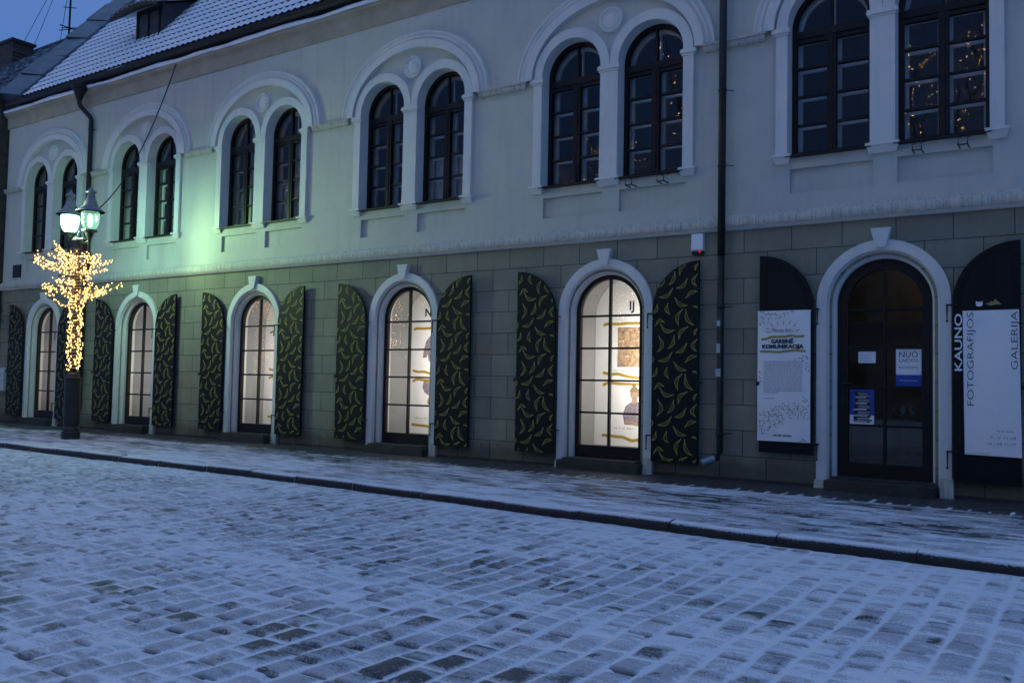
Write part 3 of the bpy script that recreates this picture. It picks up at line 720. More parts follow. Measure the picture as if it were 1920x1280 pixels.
# window-box brackets under the right-hand windows of the two nearest pairs
for key in ((4, 1), (5, 1)):
    x = XU[key[0]] + key[1] * .67
    for dx in (-.30, .20):
        mb = MB(); xa = x + dx; mb.tube([(xa, -.03, 4.30), (xa, -.20, 4.30), (xa, -.20, 4.17), (xa, -.03, 4.17)], .010, 6)
        mb.tube([(xa + .10, -.03, 4.30), (xa + .10, -.20, 4.30), (xa + .10, -.20, 4.17), (xa + .10, -.03, 4.17)], .010, 6); mb.tube([(xa, -.20, 4.17), (xa + .1, -.20, 4.17)], .008, 6)
        mb.build('bracket', IRON, B)
# small vent on the wall by the far corner
mb = MB(); mb.box(-23.50, -23.12, -.03, -.002, 3.72, 4.05); vn = mb.build('vent', IRON, B)
mb = MB(); [mb.box(-23.47, -23.15, -.045, -.031, 3.75 + k * .055, 3.775 + k * .055) for k in range(5)]; mb.build('vent_slats', IRON, vn)

# ---------------- downpipes
mb = MB(); X = -4.33
mb.tube([(X, -.13, 8.25), (X, -.13, 3.05)], .052, 12)
P1 = mb.build('downpipe', PIPEM, B, smooth=True)
mb = MB(); mb.tube([(X, -.13, 3.055), (X, -.13, .36), (X - .02, -.14, .31), (X - .07, -.17, .28)], [.047, .047, .05, .05], 12)
mb.build('pipe_foot', PIPEB, P1, smooth=True)
mb = MB(); mb.tube([(X - .06, -.165, .284), (X - .20, -.27, .22)], [.053, .058], 14); mb.build('pipe_shoe', mat('new_zinc', (.25, .28, .31), .35, .5, scale=30), P1)
for z in (6.7, 5.35, 4.3, 2.35, .62):
    mb = MB(); mb.lathe([(.056, -.02), (.060, -.015), (.060, .015), (.056, .02)], (X, -.13, z), 12); mb.tube([(X + .05, -.1, z), (X + .12, -.002, z + .01)], .006, 5)
    mb.build('pipe_clamp', IRON, P1)
mb = MB()
for z, h, w_ in ((2.12, .075, .05), (1.78, .13, .05), (1.45, .11, .07)): mb.box(X - w_ / 2 - .012, X + w_ / 2 - .012, -.1835, -.178, z - h / 2, z + h / 2)
mb.build('sticker', mat('old_sticker', (.55, .58, .62), .6, var=.3, scale=40), P1)
mb = MB(); X = -20.03
mb.tube([(X - .27, -.26, 8.0), (X - .27, -.25, 7.74), (X - .24, -.23, 7.66), (X - .06, -.10, 7.42), (X, -.09, 7.33), (X, -.09, .42), (X - .02, -.12, .34), (X - .14, -.26, .26)], .055, 12)
P2 = mb.build('downpipe', PIPEM, B, smooth=True)
mb = MB(); mb.lathe([(.055, 0), (.065, .02), (.15, .26), (.18, .28), (.18, .35), (.14, .35)], (X - .27, -.26, 7.80), 12); mb.build('hopper_head', PIPEM, P2)
for z in (7.1, 5.2, 3.2, 1.3):
    mb = MB(); mb.lathe([(.060, -.02), (.066, -.015), (.066, .015), (.060, .02)], (X, -.09, z), 12); mb.tube([(X + .05, -.06, z), (X + .12, -.002, z)], .006, 5)
    mb.build('pipe_clamp', IRON, P2)

# ------------------------------------------------------------------ ground
def vnoise(x, y, seed=0):
    xi = np.floor(x); yi = np.floor(y); xf = x - xi; yf = y - yi
    def h(a, b): 
        n = np.sin(a * 127.1 + b * 311.7 + seed * 74.7) * 43758.5453; return n - np.floor(n)
    u = xf * xf * (3 - 2 * xf); v = yf * yf * (3 - 2 * yf)
    return (h(xi, yi) * (1 - u) + h(xi + 1, yi) * u) * (1 - v) + (h(xi, yi + 1) * (1 - u) + h(xi + 1, yi + 1) * u) * v
def fbm(x, y, seed=0, o=4):
    s = 0; a = .5; t = 0
    for k in range(o): s = s + a * vnoise(x * 2 ** k, y * 2 ** k, seed + k * 13); t += a; a *= .5
    return s / t
def hsh(a, b, seed=0):
    n = np.sin(a * 12.9898 + b * 78.233 + seed * 37.719) * 43758.5453; return n - np.floor(n)
def sstep(a, b, x):
    t = np.clip((x - a) / (b - a), 0, 1); return t * t * (3 - 2 * t)
KX = [-60, -30, -16.4, -9.5, -5.16, -2.4, -.5, 6, 30]; KY = [-3.5, -3.52, -3.62, -3.72, -3.97, -4.14, -4.22, -4.4, -4.9]
def kerb_y(x): return np.interp(x, KX, KY)
ZR = -.075
def axis(segs):
    out = []
    for a, b, d0, d1 in segs:
        x = a; n = 0; L = b - a
        while x < b - 1e-6:
            out.append(x); x += d0 + (d1 - d0) * (x - a) / L
    out.append(segs[-1][1]); return np.array(out)
gx = axis([(-60, -22, .35, .06), (-22, -8, .06, .018), (-8, 1.2, .0155, .0155), (1.2, 8, .05, .3)])
gy = axis([(-11.0, -9.9, .06, .03), (-9.9, -6.5, .0125, .014), (-6.5, -3.42, .014, .020)])
X, Y = np.meshgrid(gx, gy)
def cobbles(X, Y):
    W0 = .182
    wx = X + .022 * (fbm(X * .9, Y * .9, 3) - .5) * 2 + .035 * (fbm(X * .25, Y * .25, 5) - .5) * 2
    wy = Y + .03 * (fbm(X * 1.3, Y * 1.3, 8) - .5) * 2
    row = np.floor(wx / W0); u = wx / W0 - row
    wrow = .205 + .065 * hsh(row, row * 0, 2)
    off = hsh(row, row * 0 + 4, 1) * 3.1
    q = (wy + off) / wrow; j = np.floor(q); f = q - j
    # jittered joint positions
    b0 = (hsh(row, j, 7) - .5) * .42; b1 = (hsh(row, j + 1, 7) - .5) * .42
    low = f < b0; high = f > 1 + b1
    j2 = np.where(low, j - 1, np.where(high, j + 1, j))
    a0 = (hsh(row, j2, 7) - .5) * .42 + j2; a1 = (hsh(row, j2 + 1, 7) - .5) * .42 + j2 + 1
    v = (q - a0) / (a1 - a0); ln = (a1 - a0) * wrow
    r1 = hsh(row, j2, 21); r2 = hsh(row, j2, 22); r3 = hsh(row, j2, 23); r4 = hsh(row, j2, 24)
    du = np.minimum(u, 1 - u) * W0; dv = np.minimum(v, 1 - v) * ln            # metres to nearest joint
    # corners rounded
    k = .035
    dd = np.where((du < k) & (dv < k), k - np.sqrt((k - du) ** 2 + (k - dv) ** 2), np.minimum(du, dv))
    return row, u, v, du, dv, dd, r1, r2, r3, r4, ln
row, u, v, du, dv, dd, r1, r2, r3, r4, ln = cobbles(X, Y)
dome = sstep(0, .045, dd) * .020 + sstep(0, .09, dd) * .012
stone = dome + (r1 - .5) * .020 + (u - .5) * (r2 - .5) * .018 + (v - .5) * (r3 - .5) * .024 + (fbm(X * 9, Y * 9, 31) - .5) * .006
# snow surface: fills joints, thin on the stones; wind direction gives long drifts along the street
broad = fbm(X * .35, Y * 1.1, 41, 3); mid = fbm(X * 1.6, Y * 3.0, 44, 3)
fine = fbm(X * 7, Y * 9, 47, 3)
near = sstep(-5.0, -9.0, Y) * .0
level = .025 + (broad - .5) * .050 + (mid - .5) * .020 + (fine - .5) * .010 + sstep(-5.2, -3.9, Y) * .010
cover = level - stone                                            # > 0 snow lies above stone
snowh = stone * .5 + level * .5
wheel = np.exp(-((Y + 6.6 + .045 * X) / .45) ** 2) * .20 + np.exp(-((Y + 8.5 + .05 * X) / .5) ** 2) * .22   # lightly brushed tracks
streak = fbm(X * 3.2 + Y * .4, Y * 16, 57, 4)                     # wind-blown texture on the stone tops
flat_cover = level - .0255 - (stone - dome)
s = .60 + flat_cover * 9 + .16 * sstep(.034, .010, dd) - wheel * (.35 + .65 * r4) + (streak - .5) * .55 + (fbm(X * 9, Y * 46, 58, 3) - .5) * .55 + (r2 - .5) * .14
bare = (r4 > .90) & (broad < .62)
s = s - .34 * bare * sstep(.02, .05, dd) * (0.4 + mid + streak * .6 - .3)
patch = sstep(.62, .72, fbm(X * 5.5, Y * 8, 67, 2)) * (r3 > .45)   # small bare oval patches
s = s - .38 * patch * sstep(.012, .03, dd)
jw = .004 + .008 * fbm(X * 2.2, Y * 2.2, 63, 2)
joint = sstep(jw + .010, jw, du)                                  # joints along the rows hold the snow
joint2 = sstep(jw + .008, jw * .7, dv) * .75
s = s + (1.0 - s) * np.maximum(joint, joint2) * (.75 + .25 * (r1 > .2))
near_edge = (v < .5) & (dv < .036)
gsel = near_edge & (hsh(row, np.floor((Y + r1) * 3.7), 61) > .52) & (u > .10) & (u < .9)
gap = gsel * sstep(.034, .020, dv) * sstep(.003, .006, dv) * (fine > .36)
s = np.clip(s, 0.0, 1.2)
rel = .25 + .75 * sstep(.0, 1.1, kerb_y(X) - Y)
H = ZR - .028 + snowh * rel + .018 * (1 - rel) + (fbm(X * .5, Y * .5, 71) - .5) * .03 - gap * .022
H[Y > kerb_y(X) + .02] = ZR - .03
V = np.stack([X, Y, H], -1).reshape(-1, 3); ny, nx = X.shape; idx = np.arange(nx * ny).reshape(ny, nx)
F = np.stack([idx[:-1, :-1], idx[:-1, 1:], idx[1:, 1:], idx[1:, :-1]], -1).reshape(-1, 4)
ROADM = ground_mat('snowy_setts', (.045, .043, .045), (.10, .092, .085))
rd = grid_obj('road', V, F, {'snow': s, 'tone': r1, 'gap': gap.astype(float)}, ROADM); tag(rd, kind='structure')
mb = MB(); 
mb.box(-90, 60, -90, -11.0, ZR - .12, ZR - .012); mb.box(8, 60, -10.999, 40, ZR - .12, ZR - .02); mb.box(-90, -60, -10.999, 40, ZR - .12, ZR - .02); mb.box(-59.99, 7.99, -3.3, 40, ZR - .12, ZR - .03)
g = mb.build('ground', SNOW); tag(g, kind='structure')
# pavement
px = axis([(-30, -16, .10, .05), (-16, 1.2, .045, .016), (1.2, 4.2, .05, .1)]); pt = np.linspace(0, 1, 190)
X, T = np.meshgrid(px, pt); ky = kerb_y(X) + .16; Y = ky + (0.0 - ky) * T
wy = Y + .02 * (fbm(X * .7, Y * .7, 5) - .5); PR = .098
r_ = np.floor(wy / PR); fv = wy / PR - r_; PU = .2; of = (r_ % 2) * .5 + .06 * hsh(r_, r_ * 0, 3)
uu = (X + .012 * (fbm(X * 3, Y * 3, 6) - .5)) / PU + of; c_ = np.floor(uu); fu = uu - c_
du = np.minimum(fu, 1 - fu) * PU; dv = np.minimum(fv, 1 - fv) * PR; dd = np.minimum(du, dv)
r1 = hsh(c_, r_, 9); st = sstep(0, .012, dd) * .007 + (r1 - .5) * .003
b1 = fbm(X * .5, Y * 2.2, 51, 3); b2 = fbm(X * 3.2, Y * 10, 53, 3)
kd = Y - kerb_y(X)                                  # distance from kerb
sn = .66 + (b1 - .5) * 1.0 + (b2 - .5) * 1.0 - .20 * sstep(.8, 2.2, kd) - (r1 - .5) * .42 - .06 + (fbm(X * 3.6, Y * 28, 55, 3) - .5) * .75
jn = dd < .010
sn = np.where(jn & (dv > .012), sn + .16, np.where(jn, sn + .08, sn - .03))
edge = -1.10 + .03 * np.sin(X * 1.3) + .05 * (fbm(X * 2.5, X * 0, 77) - .5)
under = Y > edge
f0 = X / PU - np.floor(X / PU); jx = (np.minimum(f0, 1 - f0) * PU < .015)
sn = np.where(under, np.where(jx & (Y < edge + .08 + .22 * hsh(np.round(X / PU), X * 0, 4)), .85, -.25), sn)
gapv = ((dv < .007) & (hsh(np.floor(X * 2.2), r_, 15) > .86) & ~under).astype(float)
H = .0 + st + (fbm(X * .6, Y * .6, 81) - .5) * .012 - gapv * .004 + np.clip(sn, 0, 1) * .004 - .012
V = np.stack([X, Y, H], -1).reshape(-1, 3); ny, nx = X.shape; idx = np.arange(nx * ny).reshape(ny, nx)
F = np.stack([idx[:-1, :-1], idx[:-1, 1:], idx[1:, 1:], idx[1:, :-1]], -1).reshape(-1, 4)
PAVM = ground_mat('snowy_clinker', (.018, .016, .015), (.038, .032, .03), nscale=(.5, 1.4, 1))
pv = grid_obj('pavement', V, F, {'snow': np.clip(sn, 0, 1.2), 'tone': r1, 'gap': gapv * .85}, PAVM); tag(pv, kind='structure')
mb = MB(); mb.box(4.21, 30, -4.4, 0, -.2, -.01); mb.box(-60, -30.01, -3.4, 20, -.2, -.01); g = mb.build('far_pavement', SNOW); tag(g, kind='structure')
# kerb stones (one kerb)
Vs = []; Fs = []; sv = []; gp_ = []; tn_ = []; x = -40.0; base = 0; kk = 0
while x < 14:
    L = 1.0 * random.uniform(.7, 1.15); z_off = random.uniform(-.006, .006); y_off = random.uniform(-.008, .008)
    n = 14 if x > -18 else 5
    tt = np.linspace(0, 1, n); ends = np.minimum(tt, 1 - tt) * L
    for i, t in enumerate(tt):
        xx = x + .004 + t * (L - .008); ky_ = float(kerb_y(xx)) + y_off; rd_ = .018 if 0 < i < n - 1 else .030
        zt = .012 + z_off + .004 * math.sin(xx * 3)
        ring = [(0.03, -.2), (0.0, -.085), (0.0, zt - .045 - rd_ * .4), (.008, zt - .022), (.026, zt - .005), (.06, zt), (.12, zt + .002), (.155, zt), (.163, zt - .05)]
        w1 = random.uniform(-.003, .003)
        sl = [-.2, -.2, -.2, .0, .72, 1.0, 1.05, 1.0, .8]
        for q, (dy_, z) in enumerate(ring):
            Vs.append((xx, ky_ + dy_ + w1, z)); sv.append(sl[q] + random.uniform(-.08, .08)); gp_.append(0.0 if (0 < i < n - 1 or q > 3) else .9); tn_.append(.0)
    m_ = 9
    for i in range(n - 1):
        for q in range(m_ - 1): Fs.append((base + i * m_ + q, base + (i + 1) * m_ + q, base + (i + 1) * m_ + q + 1, base + i * m_ + q + 1))
    base += n * m_; x += L; kk += 1
KERBM = ground_mat('kerb_granite', (.014, .013, .014), (.05, .05, .05))
kb = grid_obj('kerb', np.array(Vs), np.array(Fs), {'snow': np.array(sv), 'tone': np.array(tn_), 'gap': np.array(gp_)}, KERBM); tag(kb, kind='structure')

# ------------------------------------------------------------------ neighbouring house on the left
NB = thing('neighbouring_house', 'dark house at the far left edge with a sheet-metal roof and brick chimney', 'building', (-28, 0, 0))
mb = MB(); mb.box(-44, -24.13, -.06, 9, -.3, 8.35)
mb.box(-24.70, -24.131, -.22, -.061, -.05, 4.2); mb.box(-24.78, -24.125, -.27, -.061, 4.2, 4.45); mb.box(-24.66, -24.14, -.20, -.061, 4.451, 8.3)
mb.build('wall', BRICKN, NB)
mb = MB(); ey, ez, ry, rzz = -.45, 8.55, 4.0, 12.45
nseg = 34
for i in range(nseg):
    xa = -44 + i * .58; xb = xa + .58
    if xb > -24.05: xb = -24.05
    mb.add([(xa, ey, ez), (xb, ey, ez), (xb, ry, rzz), (xa, ry, rzz)], [(0, 1, 2, 3)])
    mb.hexa([(xb - .015, ey, ez + .001), (xb + .01, ey, ez + .001), (xb - .015, ry, rzz + .001), (xb + .01, ry, rzz + .001), (xb - .015, ey, ez + .05), (xb + .01, ey, ez + .05), (xb - .015, ry, rzz + .05), (xb + .01, ry, rzz + .05)])
mb.add([(-44, ry, rzz), (-24.05, ry, rzz), (-24.05, 8.5, 8.55), (-44, 8.5, 8.55)], [(0, 1, 2, 3)])
def nroof_mat():
    m, n, b = newmat('old_sheet_roof'); tc = nd(n, 'ShaderNodeTexCoord'); mp = nd(n, 'ShaderNodeMapping'); mp.inputs[3].default_value = (.5, 2.4, 2.4); n.links.new(tc.outputs['Object'], mp.inputs[0])
    no = nd(n, 'ShaderNodeTexNoise'); no.inputs['Scale'].default_value = 1.6; no.inputs['Detail'].default_value = 6; n.links.new(mp.outputs[0], no.inputs['Vector'])
    rp = nd(n, 'ShaderNodeValToRGB'); rp.color_ramp.elements[0].position = .42; rp.color_ramp.elements[1].position = .66; rp.color_ramp.elements[0].color = (.06, .075, .09, 1); rp.color_ramp.elements[1].color = (.42, .45, .5, 1)
    n.links.new(no.outputs['Fac'], rp.inputs[0]); n.links.new(rp.outputs[0], b.inputs['Base Color']); b.inputs['Roughness'].default_value = .6; return m
NR = mb.build('roof', nroof_mat(), NB)
mb = MB(); mb.tube([(-44, ry, rzz + .03), (-24.1, ry, rzz + .03)], .06, 8)
for k in range(9): mb.tube([(-44, ey + .45 + .5 * k, ez + .44 + .5 * k * .876 * 1.0), (-24.1, ey + .45 + .5 * k, ez + .44 + .5 * k * .876)], .018, 5)
mb.build('roof_battens', METALR, NR)
def brick_mat():
    m, n, b = newmat('chimney_brick'); tc = nd(n, 'ShaderNodeTexCoord'); sp = nd(n, 'ShaderNodeSeparateXYZ'); n.links.new(tc.outputs['Object'], sp.inputs[0]); cb = nd(n, 'ShaderNodeCombineXYZ')
    n.links.new(sp.outputs['X'], cb.inputs['X']); n.links.new(sp.outputs['Z'], cb.inputs['Y']); br = nd(n, 'ShaderNodeTexBrick'); br.inputs['Scale'].default_value = 4; n.links.new(cb.outputs[0], br.inputs['Vector'])
    br.inputs['Color1'].default_value = (.06, .05, .04, 1); br.inputs['Color2'].default_value = (.11, .08, .06, 1); br.inputs['Mortar'].default_value = (.02, .02, .02, 1); n.links.new(br.outputs['Color'], b.inputs['Base Color']); b.inputs['Roughness'].default_value = .9; return m
mb = MB(); cx, cy = -30.75, 3.0
for k in range(9): 
    e = random.uniform(0, .03); mb.box(cx - .5 - e, cx + .42 + e, cy, cy + .7, 10.8 + k * .18, 10.8 + (k + 1) * .18 - .004)
mb.box(cx - .58, cx + .5, cy - .06, cy + .76, 12.42, 12.5); mb.build('chimney', brick_mat(), NR)
mb = MB(); ax, ay = -26.86, 3.0
mb.tube([(ax, ay, 11.4), (ax + .05, ay, 15.0)], .035, 6); 
for z, l in ((12.05, .42), (12.1, .3), (12.75, .2), (13.4, .35)): mb.tube([(ax - l * .9, ay - .1, z + .03), (ax + l, ay + .1, z - .02)], .015, 5)
mb.tube([(ax + .02, ay - .3, 12.1), (ax + .02, ay + .3, 12.1)], .02, 5)
mb.box(ax - .35, ax + .45, ay - .1, ay + .5, 11.45, 11.72)
mb.tube([(ax + .05, ay, 14.6), (ax - 4.2, ay + .5, 10.9)], .008, 4); mb.tube([(ax + .05, ay, 14.2), (ax - 1.6, ay + .5, 11.3)], .008, 4); mb.tube([(ax + .05, ay, 14.6), (ax - .8, ay - 1.4, 10.4)], .008, 4)
mb.build('antenna', IRON, NR)
mb = MB(); mb.prismx([(-.45, 8.3), (0, 8.3), (0, 8.9), (-.5, 8.56)], -44, -24.13); mb.build('eaves', TILE, NB)

# ------------------------------------------------------------------ street lamp
LX, LY = -16.75, -2.13
L = thing('street_lamp', 'dark cast-iron street lamp with two bell-hooded lanterns and a thick drum base', 'street lamp', (LX, LY, 0))
mb = MB(); mb.lathe([(.17, -.02), (.17, .13), (.155, .15), (.16, .17), (.15, .20), (.13, .235), (.145, .27), (.15, .30), (.145, 1.15), (.155, 1.16), (.155, 1.19), (.125, 1.21), (.12, 1.25), (.075, 1.30)], (LX, LY, 0), 24); mb.build('base', LAMPM, L, smooth=False)
mb = MB(); mb.lathe([(.07, 1.28), (.055, 1.6), (.05, 3.0), (.055, 3.1), (.075, 3.14), (.05, 3.2), (.045, 3.7), (.08, 3.75), (.09, 3.82), (.06, 3.9), (.03, 4.02), (.001, 4.1)], (LX, LY, 0), 18); mb.build('pole', LAMPM, L, smooth=True)
mb = MB(); dv_ = Vector((.494, .869, 0)); a = Vector((LX, LY, 3.17)); p0 = a - dv_ * .34; p1 = a + dv_ * .18
mb.tube([p0, p1], .022, 8); mb.build('ladder_bar', LAMPM, L)
ARM = .36
mb = MB(); mb.tube([(LX - ARM, LY, 3.84), (LX, LY, 3.80), (LX + ARM, LY, 3.84)], .028, 8)
mb.box(LX - .20, LX + .20, LY - .035, LY + .035, 3.62, 3.90)
for s in (-1, 1):
    xx = LX + s * ARM
    mb.tube([(xx, LY, 3.5), (xx, LY, 3.86)], .03, 8); mb.lathe([(.001, 3.26), (.03, 3.32), (.05, 3.42), (.055, 3.5), (.035, 3.56), (.06, 3.60), (.035, 3.64)], (xx, LY, 0), 12)
    mb.tube([(xx, LY, 3.50), (xx - s * .12, LY, 3.42), (LX + s * .05, LY, 3.30)], .02, 6)
mb.build('arm', LAMPM, L)
mb = MB(); mb.lathe([(.06, .0), (.10, .02), (.08, .055), (.02, .07)], (LX - .02, LY, 3.885), 12); mb.box(LX - .19, LX + .19, LY - .04, LY + .04, 3.901, 3.93); mb.build('snow_cap', SNOW, L, smooth=False)
CAPROF = [(.262, .0), (.262, .012), (.20, .055), (.145, .11), (.11, .19), (.085, .27), (.07, .345), (.07, .37), (.105, .385), (.10, .40), (.05, .44), (.02, .48), (.001, .50)]
LAMPON = emis('lamp_bulb_lit', (.62, 1.0, .80), 26, False)
def bowl_mat(name, em):
    m = bpy.data.materials.new(name); m.use_nodes = True; n = m.node_tree; n.nodes.clear()
    t = nd(n, 'ShaderNodeBsdfTransparent'); t.inputs[0].default_value = (.85, .95, .9, 1); e = nd(n, 'ShaderNodeEmission'); e.inputs[0].default_value = (.45, 1.0, .72, 1); e.inputs[1].default_value = em
    lw = nd(n, 'ShaderNodeLayerWeight'); lw.inputs[0].default_value = .45; ad = nd(n, 'ShaderNodeAddShader'); g = nd(n, 'ShaderNodeBsdfGlossy'); g.inputs['Roughness'].default_value = .05
    mx = nd(n, 'ShaderNodeMixShader'); mx.inputs[0].default_value = .08; o = nd(n, 'ShaderNodeOutputMaterial')
    n.links.new(t.outputs[0], mx.inputs[1]); n.links.new(g.outputs[0], mx.inputs[2]); n.links.new(mx.outputs[0], ad.inputs[0]); n.links.new(e.outputs[0], ad.inputs[1]); n.links.new(ad.outputs[0], o.inputs[0])
    m.cycles.emission_sampling = 'NONE'; return m
BOWL1 = bowl_mat('lantern_glass_lit', 3.0); BOWL2 = bowl_mat('lantern_glass_faint', .35)
for s in (-1, 1):
    xx = LX + s * ARM; zb = 4.07
    mb = MB(); mb.lathe([(.034, 3.84), (.045, 3.90), (.09, 4.02), (.14, 4.04), (.14, 4.07), (.11, 4.075)], (xx, LY, 0), 18)
    LN = mb.build('lantern', LAMPM, L)
    mb = MB(); mb.lathe(CAPROF, (xx, LY, 4.425), 28); mb.add([(xx + .262 * math.cos(2 * PI * i / 28), LY + .262 * math.sin(2 * PI * i / 28), 4.425) for i in range(28)], [tuple(range(28))]); mb.build('hood', [mat('hood_frosted', (.30, .31, .33), .6, var=.35, scale=30)], LN, smooth=False)
    mb = MB(); mb.lathe([(.085, 4.078), (.13, 4.13), (.16, 4.22), (.17, 4.32), (.165, 4.42)], (xx, LY, 0), 24, caps=False); mb.build('glass_bowl', BOWL1 if s == -1 else BOWL2, LN, smooth=True)
    mb = MB(); mb.lathe([(.001, 4.12), (.025, 4.13), (.045, 4.19), (.052, 4.26), (.045, 4.33), (.02, 4.38)], (xx, LY, 0), 14); mb.build('bulb', LAMPON if s == -1 else emis('lamp_bulb_weak', (.6, 1, .8), 3.5), LN, smooth=True)
    mb = MB()
    for a in (0.4, 2.0, 3.5, 5.1): mb.tube([(xx + .09 * math.cos(a), LY + .09 * math.sin(a), 4.07), (xx + .168 * math.cos(a), LY + .168 * math.sin(a), 4.24), (xx + .172 * math.cos(a), LY + .172 * math.sin(a), 4.43)], .006, 4)
    mb.build('cage', LAMPM, LN)
def lamp_light(name, typ, loc, energy, col, parent, size=.08, **k):
    l = bpy.data.lights.new(name, typ); l.energy = energy; l.color = col
    if typ in ('POINT', 'SPOT'): l.shadow_soft_size = size
    for a, b_ in k.items(): setattr(l, a, b_)
    o = bpy.data.objects.new(name, l); o.location = Vector(loc) - (parent.location if parent else Vector()); link(o, parent); return o
lamp_light('lantern_light', 'POINT', (LX - ARM, LY, 4.26), 620, (.46, 1.0, .70), L, size=.085)
sp_ = lamp_light('wall_patch_spot', 'SPOT', (LX + ARM * .2, LY - .35, 4.25), 760, (.60, 1.0, .50), L, size=.22, spot_size=math.radians(92), spot_blend=1.0)  # added spot outside the lanterns, aimed to make the bright green wall patch
d = Vector((-13.9, 0, 3.95)) - Vector((LX + ARM * .2, LY - .35, 4.25)); sp_.rotation_euler = d.to_track_quat('-Z', 'Y').to_euler()

# fairy lights on the post
GLD_ = thing('fairy_light_tree', 'warm white fairy lights wrapped up the lamp post and spreading in a leafless branch crown', 'fairy lights', (LX, LY, 0))
WIRE = mat('branch_wire', (.42, .36, .27), .7)
BULB = emis('fairy_bulb', (1.0, .56, .17), 6.5)
FR = .155
bulbs = []
mb = MB(); pts = []
z = 1.32; a = 0
while z < 3.75:
    r = .10; pts.append((LX + r * math.cos(a), LY + r * math.sin(a), z)); 
    a += .42; z += .0042
mb.tube(pts, .006, 4); mb.build('light_wire', WIRE, GLD_)
for i in range(0, 500):
    z = 1.33 + 2.35 * i / 500 + random.uniform(-.03, .03)
    if z > 2.75 and random.random() < .55: continue
    a = random.uniform(0, 2 * PI); r = random.uniform(.09, .15) + (.02 if z > 2.6 else 0); bulbs.append((LX + r * math.cos(a), LY + r * math.sin(a), z))
def branch(p, d, ln, rad, depth, mbx):
    pts = [Vector(p)]; d = Vector(d).normalized(); n = max(3, int(ln / .07))
    for i in range(n):
        d = (d + Vector((random.uniform(-.22, .22), random.uniform(-.22, .22), random.uniform(-.10, .20)))).normalized()
        pts.append(pts[-1] + d * ln / n)
        if i > 0:
            for q in range(2 if depth else 2):
                if random.random() < .95:
                    o_ = Vector((random.uniform(-1, 1), random.uniform(-1, 1), random.uniform(-.9, .6))).normalized() * random.uniform(.025, .055); bulbs.append(tuple(pts[-1] + o_)); mbx.tube([pts[-1], pts[-1] + o_], .003, 3)
        if depth < 2 and i > 0 and random.random() < (.42 if depth == 0 else .3):
            sd = (d + Vector((random.uniform(-1, 1), random.uniform(-1, 1), random.uniform(-.5, .7)))).normalized(); branch(pts[-1], sd, ln * random.uniform(.3, .5), rad * .6, depth + 1, mbx)
    mbx.tube(pts, [rad * (1 - .7 * i / len(pts)) for i in range(len(pts))], 5)
for tier, (zt, el0, el1, cnt, ln0) in enumerate(((2.68, .10, .65, 13, .52), (3.18, .32, .95, 14, .58))):
    for k in range(cnt):
        a = 2 * PI * k / cnt + random.uniform(-.25, .25) + tier * .35; el = random.uniform(el0, el1); mbx = MB()
        branch((LX + .07 * math.cos(a), LY + .07 * math.sin(a), zt + random.uniform(-.12, .15)), (math.cos(a) * math.cos(el), math.sin(a) * math.cos(el), math.sin(el)), ln0 * random.uniform(.85, 1.15), .012, 0, mbx)
        mbx.build('branch', WIRE, GLD_)
def bulb_mesh(r=.0115):
    me = bpy.data.meshes.new('bulb'); v = [(0, 0, r * 1.3), (r, 0, 0), (0, r, 0), (-r, 0, 0), (0, -r, 0), (0, 0, -r * 1.3)]
    me.from_pydata(v, [], [(0, 1, 2), (0, 2, 3), (0, 3, 4), (0, 4, 1), (5, 2, 1), (5, 3, 2), (5, 4, 3), (5, 1, 4)]); me.materials.append(BULB); return me
BM = bulb_mesh()
camp = Vector((0, -11.66, 1.25)); bulbs.sort(key=lambda q: (Vector(q) - camp).length)
for q in bulbs[:98]:
    o = bpy.data.objects.new('bulb', BM); o.location = Vector(q) - GLD_.location; link(o, GLD_)
mb = MB()
for q in bulbs[98:]: mb.add([(q[0] + v.co.x, q[1] + v.co.y, q[2] + v.co.z) for v in BM.vertices], [tuple(p.vertices) for p in BM.polygons])
o = mb.build('bulb_mass', BULB, GLD_); o['kind'] = 'stuff'
for z, e in ((1.9, 2.2), (2.9, 4.5), (3.4, 5)): lamp_light('fairy_glow', 'POINT', (LX + .18, LY - .18, z), e, (1.0, .62, .25), GLD_, size=.25)

# cable from the cornice to the lamp
pts = []
A = Vector((-16.72, -.14, 8.05)); Bp = Vector((LX + ARM - .05, LY, 4.36))
for i in range(25):
    t = i / 24; p = A.lerp(Bp, t); p.z -= 1.05 * 4 * t * (1 - t) * .55; pts.append(p)
mb = MB(); mb.tube(pts, .012, 6); cbx = mb.build('cable', IRON); tag(cbx, 'thin black cable hanging from the cornice down to the lamp post', 'cable')

# ------------------------------------------------------------------ small things on the wall
AB = thing('alarm_box', 'small white alarm siren box on the wall left of the right-hand downpipe', 'alarm box', (-4.70, -.001, 3.25))
mb = MB(); mb.prismx([(-.002, 3.14), (-.075, 3.155), (-.09, 3.18), (-.085, 3.39), (-.002, 3.40)], -4.785, -4.615); mb.build('casing', WHITEP, AB)
mb = MB(); mb.prismx([(-.003, 3.10), (-.06, 3.10), (-.082, 3.139), (-.003, 3.139)], -4.78, -4.62); mb.build('strobe', INK, AB)
mb = MB(); mb.lathe([(.001, -.014), (.014, 0), (.001, .014)], (-4.66, -.085, 3.135), 8); mb.build('indicator', emis('red_led', (1, .02, .03), 1.2), AB)
EB = thing('utility_box', 'pale utility box low on the wall beside the leftmost shutter', 'box', (-23.6, 0, .78))
mb = MB(); mb.box(-23.78, -23.46, -.14, -.001, .80, 1.40); mb.build('casing', mat('box_paint', (.45, .47, .48), .5), EB)
mb = MB(); mb.box(-23.76, -23.48, -.152, -.1405, .82, 1.38); mb.build('door', mat('box_paint_door', (.5, .52, .53), .5), EB)
mb = MB()
